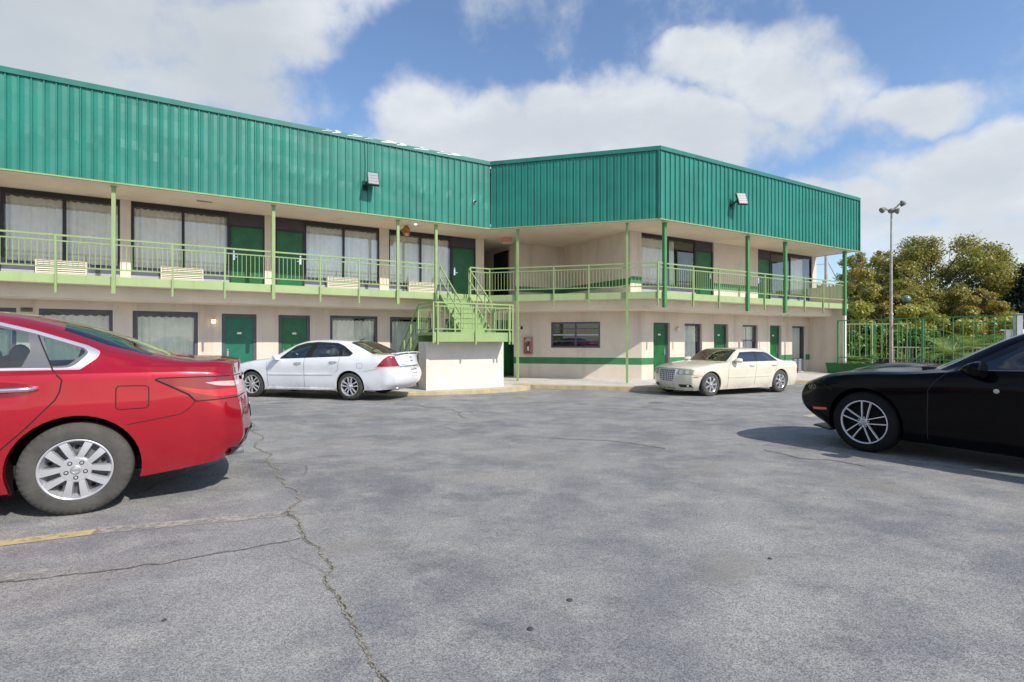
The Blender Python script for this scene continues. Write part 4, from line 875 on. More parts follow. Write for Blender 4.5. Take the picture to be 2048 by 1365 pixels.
def tree(x, y, h, rw, m, label, seed, n=16000, size=.22, base=.12, group='trees beyond the pool', spread=1., name='tree', dens=56, z0=0.):
    r = random.Random(seed); t = thing(name, label, 'tree', (x, y, z0), r.uniform(0, 6), group)
    mb = MB(); th = h*.022; lean = (r.uniform(-.4,.4), r.uniform(-.4,.4))
    top = (lean[0], lean[1], h*.55); mb.tube([(0,0,0),(lean[0]*.3,lean[1]*.3,h*.2),(lean[0]*.7,lean[1]*.7,h*.4),top], [th,th*.8,th*.6,th*.4], 9)
    cs = []; zc = h*(1+base)/2; rz = h*(1-base)/2
    for i in range(dens):
        while True:
            q = (r.uniform(-1,1), r.uniform(-1,1), r.uniform(-1,1)); l = math.sqrt(q[0]**2+q[1]**2+q[2]**2)
            if .35 < l < 1: break
        f = l**-.35; cr = rw*r.uniform(.10,.25)*(1.2-.4*l); k = 1-.5*cr/rw
        c = (rw*q[0]*f*k, rw*q[1]*f*k, zc+rz*q[2]*f*k*.93); cs.append((*c, cr))
        if i % 3 == 0:
            g0 = h*min(.5, max(.12, .6*c[2]/h)); st = (lean[0]*g0/h*1.4, lean[1]*g0/h*1.4, g0); md = ((st[0]+c[0])*.5+r.uniform(-.3,.3), (st[1]+c[1])*.5+r.uniform(-.3,.3), (st[2]+c[2])*.5+.25)
            mb.tube([st, md, c], [th*.32, th*.18, th*.05], 5)
            for _ in range(3): e = (c[0]+r.uniform(-1,1)*cr, c[1]+r.uniform(-1,1)*cr, c[2]+r.uniform(-.2,.9)*cr); mb.tube([md, ((md[0]+e[0])/2, (md[1]+e[1])/2, (md[2]+e[2])/2+.1), e], [th*.10, th*.06, th*.02], 4)
    lp(mb, 'trunk', 'bark', t); leafobj(cs, int(n*2.2), size*.62, seed, m, t); return t
tree(29.5,36.5,8.96,5.2,'leaf_olive','broad brown green tree with airy crown right of the light pole, tallest in view', 11, 26000, .25, .22, dens=88)
tree(34.6,38.0,4.9,3.2,'leaf_brown','yellow brown tree at the right edge of the tree row', 12, 13000, .24, .18, dens=52)
tree(24.4,35.0,6.76,3.4,'leaf_brown','golden brown tree directly behind the light pole', 13, 14000, .24, .15, dens=56)
tree(22.6,31.5,5.58,2.7,'leaf_olive','dark olive tree just right of the end of the teal fascia', 14, 12000, .22, .12, dens=56)
tree(28.5,41.0,8.96,2.7,'leaf_olive','thin sparse tree top peeking out above the teal fascia end', 15, 5000, .22, .5, dens=34)
tree(20.7,36.5,6.08,3.1,'leaf_olive','olive tree seen behind the end of the upstairs balcony', 16, 12000, .24, .12, dens=52)
tree(27.4,31.5,4.9,2.6,'leaf_brown','low rounded bronze tree between the globe lamp and the dark conifer', 17, 14000, .22, .1, dens=56)
tree(47,50,7.60,5,'leaf_olive','far olive tree beyond the right edge of the lot', 18, 9000, .3, .15, dens=52)
def conifer(x, y, h, rw, label, seed):
    r = random.Random(seed); t = thing('conifer', label, 'tree', (x, y, 0), 0, 'trees beyond the pool'); mb = MB(); mb.tube([(0,0,0),(0,0,h)], [.2,.03], 8); cs = []
    for i in range(46): z = h*(.1+.9*i/46); k = rw*(1.05-z/h)*r.uniform(.5,1); a = r.uniform(0,6.28); cs.append((k*math.cos(a), k*math.sin(a), z, .28+.6*(1-z/h))); mb.tube([(0,0,z-.1),(k*math.cos(a),k*math.sin(a),z)], [.05,.02], 4)
    lp(mb, 'trunk', 'bark', t); leafobj(cs, 15000, .19, seed, 'leaf_dark', t, flat=.2)
conifer(32.3,32.5,6.2,2.0,'very dark conifer at the right edge of the picture behind the gate', 21); conifer(36.2,35,6.6,2.6,'dark conifer standing right of the other dark conifer, mostly out of frame', 22)
def bush(x, y, h, rw, m, label, seed, n=7000, size=.14, name='bush', group='bushes behind the pool fence', z0=.1):
    r = random.Random(seed); t = thing(name, label, 'bush', (x, y, z0), 0, group); cs = []; mb = MB()
    for i in range(15): a = r.uniform(0,6.28); k = rw*math.sqrt(r.random())*.8; z = h*r.uniform(.2,.86); cs.append((k*math.cos(a), k*math.sin(a), z, rw*r.uniform(.25,.42))); mb.tube([(0,0,0),(k*.4*math.cos(a),k*.4*math.sin(a),z*.5),(k*math.cos(a),k*math.sin(a),z)], [.04,.03,.01], 5)
    lp(mb, 'stem', 'bark', t); leafobj(cs, n, size, seed, m, t, 'foliage')
bush(18.9,27.9,3.75,1.35,'leaf_yellow','yellow green bush right beside the balcony end post', 31, 8000)
bush(20.8,28.2,3.65,1.25,'leaf_yellow','yellow green bush directly left of the light pole', 32, 8000)
bush(22.8,28.6,3.75,1.35,'leaf_yellow','yellow green bush right of the light pole under the globe lamp', 33, 8000)
bush(25.5,28.0,2.9,1.5,'leaf_yellow','lower yellow green bush behind the spiky plants', 34, 7000)
bush(28.5,27.0,3.0,1.6,'leaf_yellow','yellow green bush behind the slatted gate', 35, 7000)
for i, (x, y, h, lab) in enumerate([(18.0,26.9,2.3,'dark green hedge plant behind the fence nearest the building'), (19.3,26.9,2.4,'dark green hedge plant between the building and the light pole'), (20.7,26.9,2.35,'dark green hedge plant just behind the light pole'), (22.2,26.8,2.1,'dark green hedge plant right of the light pole'), (24.6,25.9,1.9,'dark green hedge plant behind the spiky palms'), (27.2,24.9,1.9,'dark green hedge plant left of the slatted gate')]):
    bush(x, y, h, .95, 'leaf_green', lab, 50+i, 5000, .15, 'hedge_plant', 'hedge plants behind the pool fence')
def cycad(x, y, h, n, label, seed, z0=.1, L=1.3):
    r = random.Random(seed); t = thing('spiky_palm', label, 'palm', (x, y, z0), 0, 'spiky palms behind the pool fence'); mb = MB(); mb.tube([(0,0,0),(0,0,h)], [.14,.11], 10); lp(mb, 'trunk', 'bark', t); mb = MB()
    for i in range(n):
        a = 6.283*i/n+r.uniform(-.2,.2); el = r.uniform(.25,1.25); pts = []; l = L*r.uniform(.8,1.1)
        for k in range(9): s = k/8; e = el-1.1*s; pts.append((pts[-1][0]+l/8*math.cos(e), pts[-1][1]+l/8*math.sin(e)) if pts else (0, 0))
        ca, sa = math.cos(a), math.sin(a); P = [Vector((q[0]*ca, q[0]*sa, h+q[1])) for q in pts]; mb.tube(P, [.014-.0012*k for k in range(9)], 4)
        for k in range(1, 9):
            for f in (0., .33, .66):
                p = P[k-1].lerp(P[k], f); w_ = .30*math.sin(math.pi*min(.97, .2+.8*(k+f)/9))*L/1.3; d = (P[k]-P[k-1]).normalized(); sd_ = Vector((-sa, ca, 0))
                for sg in (1,-1): q = p+sd_*sg*w_+d*w_*.5+Vector((0,0,.10*w_)); mb.add([p-d*.028, p+d*.028, q], [(0,1,2)])
    lp(mb, 'fronds', MT['leaf_palm'], t); return t
MT['leaf_palm'] = leafmat('palm_fronds', (.14,.24,.06), (.26,.34,.11), (.48,.52,.30), 3., .3)
cycad(19.2,22.6,.75,20,'spiky palm with arching pale fronds left of the fence post behind the black car hood', 71, L=1.9); cycad(21.0,23.4,.9,22,'spiky palm with arching pale fronds between the pole and slatted gate', 72, L=2.0); cycad(15.9,24.1,.4,16,'small dark spiky palm beside the building end', 73, L=1.0)
# low agave-like plant in the green planter
r = random.Random(8); t = thing('planter_plant', 'low grassy plant with arching leaves in the green planter', 'plant', tuple(FP @ Vector((.75,.5,.54))), 0); mb = MB()
for i in range(40):
    a = r.uniform(0,6.28); l = r.uniform(.35,.7); P = [Vector((l*s*math.cos(a)*.9, l*s*math.sin(a)*.9, l*(.7*s-.75*s*s))) for s in (0,.25,.5,.75,1)]; sd_ = Vector((-math.sin(a), math.cos(a), 0))*.014
    for p, q, w1, w2 in zip(P[:-1], P[1:], (1,.9,.75,.5), (.9,.75,.5,.05)): mb.add([p-sd_*w1, p+sd_*w1, q+sd_*w2, q-sd_*w2], [(0,1,2,3)])
lp(mb, 'leaf_tuft', 'leaf_green', t)
# far wood behind everything on the right
cs = []; r = random.Random(77)
for i in range(170): x = r.uniform(14, 110); cs.append((x, 62+r.uniform(-5,5)-.15*max(0,x-40), r.uniform(.5,4.2), r.uniform(1.2,2.4)))
me_o = leafobj(cs, 30000, .55, 99, 'leaf_olive', None, 'distant_wood'); setp(me_o, 'far olive tree line closing the view beyond the pool area', 'wood', kind='stuff')
# ------------------------------------------------------------------ car building kit (local frame: x forward, y left, z up)
def carpaint(name, col, metal=.2, rough=.32, dirt=.5, coat=1., spec=.5):
    M = bpy.data.materials.new(name); M.use_nodes = True; nt = M.node_tree; nt.nodes.clear(); g = G(nt)
    b = g.n('ShaderNodeBsdfPrincipled'); o = g.n('ShaderNodeOutputMaterial'); nt.links.new(b.outputs[0], o.inputs[0]); P = g.coord()
    c = g.mix(g.ss(g.noise(P, 1.7, 4, .6), .3, .7), tuple(x*.93 for x in col), tuple(min(1,x*1.05) for x in col))
    zz = g.n('ShaderNodeSeparateXYZ', ins={0: P}).outputs[2]
    d = g.m('MULTIPLY', g.ss(zz, .18, .55, 1, 0), g.ss(g.noise(P, 5, 5, .65), .35, .7, .0, dirt))
    c = g.mix(d, c, (.30,.26,.21))
    nt.links.new(c, b.inputs['Base Color']); b.inputs['Metallic'].default_value = metal; b.inputs['Roughness'].default_value = rough
    b.inputs['Coat Weight'].default_value = coat; b.inputs['Coat Roughness'].default_value = .03; b.inputs['Specular IOR Level'].default_value = spec
    nt.links.new(g.bump(g.noise(P, 2.2, 2, .4), .05, .02), b.inputs['Coat Normal'])
    return M
MT['carglass'] = glassmat('car_glass', (.72,.84,.79), .07); MT['carglass_dark'] = glassmat('tinted_car_glass', (.20,.27,.30), .12); MT['carglass_mid'] = glassmat('green_car_glass', (.50,.62,.57), .10)
MT['rubber'] = mat('tyre_rubber', (.055,.053,.05), .85, spec=.2, vary=.25, vscale=9, grain=.3, gscale=60)
MT['dustyrubber'] = mat('dusty_tyre', (.085,.081,.076), .9, spec=.15, vary=.18, vscale=7, grain=.35, gscale=70)
MT['blacktyre'] = mat('black_tyre', (.014,.014,.014), .8, spec=.15, vary=.2, vscale=9); MT['trimblack'] = mat('black_trim', (.012,.012,.013), .35); MT['trimgrey'] = mat('satin_grey_trim', (.11,.115,.13), .35)
MT['gap'] = mat('panel_gap', (.006,.004,.004), .8); MT['wellblack'] = mat('wheel_well', (.010,.010,.010), .95, spec=.1)
MT['silver'] = mat('wheel_silver', (.60,.60,.62), .30, metal=.55, vary=.06, vscale=6); MT['steelgrey'] = mat('wheel_steel', (.13,.13,.145), .55, metal=.3, vary=.2, vscale=12)
MT['gloss_black'] = mat('gloss_black', (.010,.010,.012), .15); MT['seat'] = mat('seat_cloth', (.30,.28,.25), .9, vary=.1); MT['interior'] = mat('dark_interior', (.022,.022,.024), .85)
MT['lens_red'] = mat('red_lens', (.24,.002,.007), .2, coat=1.); MT['lens_clear'] = mat('clear_lens', (.62,.62,.60), .12, metal=.45, coat=1.); MT['lens_amber'] = mat('amber_lens', (.70,.10,.02), .2, coat=1.)
MT['lens_pink'] = mat('pale_red_lens', (.80,.42,.42), .12, coat=1.); MT['dullbulb'] = mat('hazed_lens', (.34,.34,.27), .25, metal=.2, coat=.6)
def spline(P, brk, n):
    """Bessel cubic through rows of P (k,m,3), sharp at indices in brk; returns samples and the segment of each interval"""
    P = np.asarray(P, float); k = len(P); h = np.maximum(np.linalg.norm(np.diff(P, axis=0), axis=-1), 1e-4)[..., None]; dl = np.diff(P, axis=0)/h
    out = []; seg = []
    def tan(i, side):
        if i == 0 or (i in brk and side > 0): return dl[i]
        if i == k-1 or i in brk: return dl[i-1]
        return (dl[i-1]*h[i]+dl[i]*h[i-1])/(h[i-1]+h[i])
    for i in range(k-1):
        m0 = tan(i, 1); m1 = tan(i+1, -1); ns = n[i] if isinstance(n, (list, tuple)) else n
        for s in range(ns):
            t = s/ns; out.append((2*t**3-3*t**2+1)*P[i]+(t**3-2*t**2+t)*h[i]*m0+(-2*t**3+3*t**2)*P[i+1]+(t**3-t**2)*h[i]*m1); seg.append(i)
    out.append(P[-1]); return np.array(out), seg
def lerp_tab(tab, x):
    tab = sorted(tab); 
    if x <= tab[0][0]: return tab[0][1]
    for (a, va), (b, vb) in zip(tab[:-1], tab[1:]):
        if x <= b: return va+(vb-va)*(x-a)/(b-a)
    return tab[-1][1]
def roundpoly(pts, r, n=4):
    out = []; m = len(pts)
    for i in range(m):
        a, b, c = Vector(pts[i-1]), Vector(pts[i]), Vector(pts[(i+1) % m]); rr = r[i] if isinstance(r, (list, tuple)) else r
        d1 = (a-b); d2 = (c-b); q = min(rr, d1.length*.45, d2.length*.45)
        if q < 1e-4: out.append(tuple(b)); continue
        p1 = b+d1.normalized()*q; p2 = b+d2.normalized()*q
        for k in range(n+1): t = k/n; out.append(tuple((1-t)**2*p1+2*t*(1-t)*b+t*t*p2))
    return out
def pip(p, poly):
    x, y = p; c = False; j = len(poly)-1
    for i in range(len(poly)):
        xi, yi = poly[i]; xj, yj = poly[j]
        if (yi > y) != (yj > y) and x < (xj-xi)*(y-yi)/(yj-yi)+xi: c = not c
        j = i
    return c
AX = {'side': (0, 2), 'front': (1, 2), 'top': (0, 1)}
class Car:
    def __init__(s, name, label, loc, rotz, scale, paint, fine=1.0):
        s.root = thing(name, label, 'car', loc, rotz, None, scale); s.paint = paint; s.parts = {}; s.tags = {}; s.fine = fine; s.nt = 0
    def tag(s, name, m, label=None):
        s.nt += 1; s.tags[s.nt] = (name, m, label); return s.nt
    def shell(s, cols, colbrk, rowbrk, ws, bl, bow_f=None, nc=8, nr=5):
        """cols: list of 9-row control columns (front to rear); ws / bl: column segments that are glass above row 6"""
        Gd = np.array(cols, float); nc = max(3, int(nc*s.fine)); nr = max(3, int(nr*s.fine))
        fine, cseg = spline(Gd, colbrk, nc)                       # along the car
        F2, rseg = spline(np.transpose(fine, (1,0,2)), rowbrk, nr); F2 = np.transpose(F2, (1,0,2))   # F2[c][r]
        bm = bmesh.new(); lay = bm.faces.layers.int.new('tag'); s.bm = bm; s.lay = lay
        s.t_ws = s.tag('windshield', MT[s.glass]); s.t_bl = s.tag('rear_window', MT[s.glass])
        nC, nR = F2.shape[:2]; r4 = rseg.index(4)
        for sg in (1, -1):
            V = [[bm.verts.new((p[0], p[1]*sg, p[2])) for p in row] for row in F2]
            for i in range(nC-1):
                for j in range(nR-1):
                    q = [V[i][j], V[i][j+1], V[i+1][j+1], V[i+1][j]]; f = bm.faces.new(q if sg < 0 else q[::-1]); f.smooth = True
                    if rseg[j] >= 6: f[lay] = s.t_ws if cseg[i] in ws else s.t_bl if cseg[i] in bl else 0
        for end in (0, nC-1):                                     # nose and tail faces
            E = F2[end]; side = E[:r4+1]; top = E[r4:]; fr = top[:,1]/top[0,1]; bx = top[:,0]-top[0,0]; bz = top[:,2]-top[0,2]; m = len(top)
            grid = []
            for j, e in enumerate(side):
                t = j/(len(side)-1); row = []
                for k in list(range(m))+list(range(m-2, -1, -1)):
                    sg = 1 if len(row) < m else -1; row.append(bm.verts.new((e[0]+bx[k], e[1]*fr[k]*sg, e[2]+bz[k]*t**3)))
                grid.append(row)
            for j in range(len(side)-1):
                for k in range(2*m-2):
                    q = [grid[j][k], grid[j][k+1], grid[j+1][k+1], grid[j+1][k]]; f = bm.faces.new(q if end else q[::-1]); f.smooth = True
        bmesh.ops.remove_doubles(bm, verts=bm.verts, dist=2e-4); bmesh.ops.recalc_face_normals(bm, faces=bm.faces); bm.normal_update()
        s.bvh = BVHTree.FromBMesh(bm)
        s.roofcheck = max(v.co.z for v in bm.verts)
    def cut(s, poly, tag, axes='side', cond=lambda c: True, only=None, sides=(1,-1)):
        """cut the outline (projected along the third axis) into the skin and tag what lies inside"""
        bm, lay = s.bm, s.lay; ia, ib = AX[axes]; xs = [p[0] for p in poly]; ys = [p[1] for p in poly]; bb = (min(xs), max(xs), min(ys), max(ys))
        def box(f): a = [v.co[ia] for v in f.verts]; b = [v.co[ib] for v in f.verts]; return min(a), max(a), min(b), max(b)
        F = [f for f in bm.faces if cond(f.calc_center_median()) and (only is None or f[lay] in only)]
        F = [f for f in F if (lambda q: q[1] >= bb[0] and q[0] <= bb[1] and q[3] >= bb[2] and q[2] <= bb[3])(box(f))]
        n = len(poly)
        for i in range(n):
            p, q = poly[i], poly[(i+1) % n]; dx_, dy_ = q[0]-p[0], q[1]-p[1]; L = math.hypot(dx_, dy_)
            if L < 1e-5: continue
            e = (min(p[0],q[0])-1e-4, max(p[0],q[0])+1e-4, min(p[1],q[1])-1e-4, max(p[1],q[1])+1e-4)
            no = Vector((0,0,0)); no[ia] = dy_/L; no[ib] = -dx_/L; co = Vector((0,0,0)); co[ia] = p[0]; co[ib] = p[1]
            hit = []; rest = []
            for f in F:
                b = box(f); ok = b[1] >= e[0] and b[0] <= e[1] and b[3] >= e[2] and b[2] <= e[3]
                if ok: d = [(v.co-co).dot(no) for v in f.verts]; ok = min(d) < -1e-5 and max(d) > 1e-5
                (hit if ok else rest).append(f)
            if not hit: continue
            ge = list({x for f in hit for x in f.edges}); gv = list({x for f in hit for x in f.verts})
            r = bmesh.ops.bisect_plane(bm, geom=hit+ge+gv, dist=1e-6, plane_co=co, plane_no=no)
            F = [f for f in rest if f.is_valid]+[g_ for g_ in r['geom'] if isinstance(g_, bmesh.types.BMFace) and g_.is_valid]
        res = []
        for f in set(F):
            c = f.calc_center_median()
            if pip((c[ia], c[ib]), poly): f[lay] = tag; res.append(f)
        return res
    def arches(s, xs, zc, R):
        dead = s.tag('dead', None)
        for x in xs:
            n = 40; poly = [(x+R*math.cos(2*math.pi*k/n), zc+R*math.sin(2*math.pi*k/n)) for k in range(n)]
            s.cut(poly, dead, cond=lambda c: abs(c.y) > .45)
        bmesh.ops.delete(s.bm, geom=[f for f in s.bm.faces if f[s.lay] == dead], context='FACES')
        for x in xs:
            for sg in (1, -1):
                mb = MB(); mw = MB(); vs = []
                a0, a1 = rad(-22), rad(202); n = 36
                for k in range(n+1):
                    t = a0+(a1-a0)*k/n; px, pz = x+R*math.cos(t), zc+R*math.sin(t); y = s.skin_y(px+math.cos(t)*.012, pz+math.sin(t)*.012, sg)
                    y = y if y is not None else .88*sg
                    vs += [(px, y-.002*sg, pz), (px-math.cos(t)*.004, y-.045*sg, pz-math.sin(t)*.004)]
                mb.add(vs, [(2*k, 2*k+1, 2*k+3, 2*k+2) for k in range(n)])
                mw.lathe([(R-.003, .42*sg), (R-.003, .86*sg)], 30, Matrix.Translation((x, 0, zc)), a0, a1, 'y')
                disc = [(x, .42*sg, zc)]+[(x+(R-.003)*math.cos(a0+(a1-a0)*k/n), .42*sg, zc+(R-.003)*math.sin(a0+(a1-a0)*k/n)) for k in range(n+1)]
                mw.add(disc, [(0, k, k+1) for k in range(1, n+1)])
                s.put(mb, 'wheel_arch_lip', s.paint, smooth=True); s.put(mw, 'wheel_well', 'wellblack')
    def skin_y(s, x, z, sg):
        h = s.bvh.ray_cast(Vector((x, 2*sg, z)), Vector((0, -sg, 0))); return h[0].y if h[0] else None
    def put(s, mb, name, m, par=None, **k): return mb.build(name, MT[m] if isinstance(m, str) else m, par or s.root, **k)
    def hit(s, p, axes, sg=1):
        if axes == 'side': h = s.bvh.ray_cast(Vector((p[0], 2*sg, p[1])), Vector((0, -sg, 0)))
        elif axes == 'front': h = s.bvh.ray_cast(Vector((6*sg, p[0], p[1])), Vector((-sg, 0, 0)))
        else: h = s.bvh.ray_cast(Vector((p[0], p[1], 4)), Vector((0, 0, -1)))
        return (h[0], h[1]) if h[0] else (None, None)
    def ribbon(s, pts, wd, axes='side', sg=1, close=False, off=.0015, seg=.03, mb=None, depth=None):
        """thin strip lying on the skin along a path"""
        pts = list(pts)+([pts[0]] if close else []); P = []
        for a, b in zip(pts[:-1], pts[1:]):
            n = max(1, int(math.dist(a, b)/seg)); P += [(a[0]+(b[0]-a[0])*k/n, a[1]+(b[1]-a[1])*k/n) for k in range(n)]
        P.append(pts[-1]); H = [s.hit(p, axes, sg) for p in P]; H = [(c, n) for c, n in H if c is not None]; mb = mb or MB(); vs = []
        for i, (c, n) in enumerate(H):
            d = H[min(i+1, len(H)-1)][0]-H[max(i-1, 0)][0]
            if d.length < 1e-6: d = Vector((1,0,0))
            if axes == 'side' and n.y*sg < 0: n = -n
            if axes == 'front' and n.x*sg < 0: n = -n
            if axes == 'top' and n.z < 0: n = -n
            w_ = d.cross(n).normalized()*wd/2; o = n*(depth or off)
            vs += [c-w_+n*off*.2, c-w_*.8+o, c+w_*.8+o, c+w_+n*off*.2] if depth else [c-w_+o, c+w_+o]
        m = 4 if depth else 2
        mb.add(vs, [(m*i+k, m*i+k+1, m*(i+1)+k+1, m*(i+1)+k) for i in range(len(H)-1) for k in range(m-1)]); return mb
    def finish(s):
        bm, lay = s.bm, s.lay; bm.normal_update()
        nrm = {}
        groups = {}
        for f in bm.faces: groups.setdefault((f[lay], 0), []).append(f)
        for key in list(groups):
            if key[0] in (0,): continue
            left = set(groups.pop(key)); k = 0
            while left:                                        # one object per separate piece
                st = [left.pop()]; isl = []
                while st:
                    f = st.pop(); isl.append(f)
                    for e_ in f.edges:
                        for h in e_.link_faces:
                            if h in left: left.discard(h); st.append(h)
                if sum(f.calc_area() for f in isl) > 2e-5: groups[(key[0], k)] = isl; k += 1
                else: groups.setdefault((0, 0), []).extend(isl)
        objs = {}
        for tg, fs in groups.items():
            name, m, lab = s.tags.get(tg[0], ('body', s.paint, None)); idx = {}; vs = []; ns = []; pf = []
            for f in fs:
                q = []
                for v in f.verts:
                    if v.index not in idx or True:
                        key = v
                        if key not in idx: idx[key] = len(vs); vs.append(tuple(v.co)); ns.append(tuple(v.normal))
                    q.append(idx[v])
                pf.append(q)
            me = bpy.data.meshes.new(name); me.from_pydata(vs, [], pf); me.update(); me.polygons.foreach_set('use_smooth', [True]*len(pf)); me.normals_split_custom_set_from_vertices(ns)
            me.materials.append(MT[m] if isinstance(m, str) else m); o = link(bpy.data.objects.new(name, me)); o.parent = s.root
            if lab: o['label'] = lab
            objs[tg] = o
        # dark lining under the upper skin so that the cabin does not show paint from inside
        vs = []; pf = []; idx = {}
        for f in groups.get((0, 0), []):
            c = f.calc_center_median()
            if c.z > .62:
                q = []
                for v in f.verts:
                    if v not in idx: idx[v] = len(vs); vs.append(tuple(v.co-v.normal*.016))
                    q.append(idx[v])
                pf.append(q)
        me = bpy.data.meshes.new('headliner'); me.from_pydata(vs, [], pf); me.materials.append(MT['interior']); o = link(bpy.data.objects.new('headliner', me)); o.parent = s.root
        bm.free(); return objs
    def wheels(s, xs, ytrack, R, rr, w, spec, rot=0.):
        """spec: dict of spoke groups"""
        first = None
        for x in xs:
            for sg in (1, -1):
                if first is None:
                    e = tyre = MB(); n = 144
                    prof = [(-.022, rr-.004), (-.006, rr+.010), (.0, rr+(R-rr)*.45), (-.008, R-.034), (-.016, R-.020), (-.026, R-.008), (-.048, R), (-w+.048, R), (-w+.026, R-.008), (-w+.008, R-.034), (-w, rr+(R-rr)*.45), (-w+.01, rr)]
                    vs = []; 
                    for i, (y, r_) in enumerate(prof):
                        for k in range(n):
                            t = 2*math.pi*k/n; rk = r_-(.006 if i in (4,5,8) and k % 3 == 0 else 0); vs.append((rk*math.cos(t), y-(.004 if i == 4 and k % 3 == 0 else 0), rk*math.sin(t)))
                    e.add(vs, [(i*n+k, i*n+(k+1) % n, (i+1)*n+(k+1) % n, (i+1)*n+k) for i in range(len(prof)-1) for k in range(n)])
                    wo = s.put(e, 'wheel', spec.get('tyre', 'rubber'), smooth=True, angle=35); first = wo
                    rim = MB(); rim.lathe([(rr+.006,-.020), (rr+.003,-.008), (rr-.003,-.006), (rr-.009,-.010), (rr-.013,-.024)], 64, None, axis='y'); br_ = MB(); br_.lathe([(rr-.013,-.024), (rr-.022,-.045), (rr-.035,-.09), (rr-.04,-w+.03)], 64, None, axis='y'); s.put(br_, 'rim_barrel', spec.get('barrel', spec.get('rim', 'silver')), wo, smooth=True, angle=32)
                    for ang in spec['angles']:
                        for (a0, a1, w0, w1) in spec['spokes']:
                            t0, t1 = rad(ang+a0), rad(ang+a1); r0, r1 = spec['hub']*.8, rr-.010; p0 = Vector((r0*math.cos(t0),0,r0*math.sin(t0))); p1 = Vector((r1*math.cos(t1),0,r1*math.sin(t1)))
                            d = (p1-p0).normalized(); nn = Vector((-d.z,0,d.x)); y0, y1 = spec.get('y', (-.022,-.016)); vs = []
                            for f, ww, yy_ in ((0,w0,y0), (.5,(w0+w1)*.5,(y0+y1)*.5+spec.get('bow',.006)), (1,w1,y1)):
                                p = p0.lerp(p1, f); vs += [p+nn*ww*.5+Vector((0,yy_-.03,0)), p+nn*ww*.40+Vector((0,yy_,0)), p-nn*ww*.40+Vector((0,yy_,0)), p-nn*ww*.5+Vector((0,yy_-.03,0))]
                            rim.add(vs, [(4*i+k, 4*i+k+1, 4*i+k+5, 4*i+k+4) for i in range(2) for k in range(3)])
                    rim.lathe([(spec['hub']*1.02,-.05),(spec['hub'],spec.get('y',(-.022,))[0]-.004),(spec['hub']*.9,spec.get('y',(-.022,))[0]+.003),(.034,spec.get('y',(-.022,))[0]+.004)], 40, None, axis='y')
                    s.put(rim, 'rim', spec.get('rim', 'silver'), wo, smooth=True, angle=32)
                    bk = MB(); bk.lathe([(rr-.03,-.075),(rr*.55,-.062),(.03,-.058),(0,-.058)], 40, None, axis='y'); s.put(bk, 'brake_disc', spec.get('back', 'steelgrey'), wo)
                    if spec.get('fill'):
                        fl = MB()
                        for ang in spec['angles']:
                            t0 = rad(ang); d = Vector((math.cos(t0),0,math.sin(t0))); nn = Vector((-d.z,0,d.x)); r1 = rr-.014
                            fl.add([d*.05+nn*.03+Vector((0,-.030,0)), d*r1+nn*.05+Vector((0,-.024,0)), d*r1-nn*.05+Vector((0,-.024,0)), d*.05-nn*.03+Vector((0,-.030,0))], [(0,1,2,3)])
                        s.put(fl, 'spoke_backing', 'wellblack', wo)
                    if spec.get('holes'):
                        hl = MB()
                        for ang in spec['angles']:
                            t0 = rad(ang+36); hl.lathe([(0,.0),(.014,.0)], 14, Matrix.Translation((rr*.74*math.cos(t0), -.061+.004, rr*.74*math.sin(t0))), axis='y')
                        s.put(hl, 'steel_holes', 'wellblack', wo)
                    cap = MB(); yc = spec.get('y',(-.022,))[0]; cap.lathe([(.034,yc+.002),(.032,yc+.009),(.022,yc+.012),(0,yc+.012)], 24, None, axis='y'); s.put(cap, 'centre_cap', spec.get('cap', 'silver'), wo, smooth=True)
                    emb = MB(); emb.lathe([(.021,yc+.0130),(.024,yc+.0140),(.026,yc+.0125)], 24, None, axis='y'); emb.box((-.026,yc+.0125,-.005), (.026,yc+.0145,.005)); s.put(emb, 'cap_emblem', 'steel', wo)
                    lug = MB(); lr = MB()
                    for k in range(5):
                        t0 = rad(spec.get('lug0', 270)+72*k); c = Vector((.057*math.cos(t0), 0, .057*math.sin(t0))); lug.lathe([(.009,yc-.01),(.009,yc+.008),(.006,yc+.011),(0,yc+.011)], 10, Matrix.Translation(c), axis='y'); lr.lathe([(.015,yc-.004),(.0145,yc+.0062),(.0095,yc+.0058)], 14, Matrix.Translation(c), axis='y')
                    s.put(lug, 'lug_nuts', 'silver', wo, smooth=True, angle=30); s.put(lr, 'lug_recesses', 'gap', wo); o = wo
                else: o = copy_tree(first)
                o.parent = s.root; o.location = (x, ytrack*sg, R-.004); o.rotation_euler = (0, rot+(0.9 if x != xs[0] else 0), 0) if sg > 0 else (0, rot, math.pi)
    def underbody(s, x0, x1, z=.22, hw=.62):
        mb = MB(); mb.box((x0, -hw, z), (x1, hw, z+.14)); s.put(mb, 'underbody', 'wellblack')
    def cabin(s, xdash, xf, xr, zf=.36, zt=1.08, cloth='seat', wheel_y=.36, seat_h=.0):
        mb = MB(); mb.box((xr-.75,-.68,zf-.1),(xdash+.35,.68,zf)); mb.box((xdash-.05,-.70,zf),(xdash+.4,.70,.93)); mb.box((xr-.72,-.66,.70),(xr-.44,.66,.96)); s.put(mb, 'cabin_floor', 'interior')
        for x in (xf,):
            for y in (.36,-.36):
                st = MB(); st.ball((x,y,zf+.13),(.27,.25,.11),16,8); st.ball((x-.27,y,zf+.42),(.12,.25,.36),16,9); o = s.put(st, 'seat', cloth, smooth=True)
                h = MB(); h.ball((x-.35,y,zt+.02+seat_h),(.07,.14,.11),14,8); h.tube([(x-.34,y-.05,zt-.18),(x-.35,y-.05,zt)],.008,5); h.tube([(x-.34,y+.05,zt-.18),(x-.35,y+.05,zt)],.008,5); s.put(h, 'headrest', cloth, o, smooth=True)
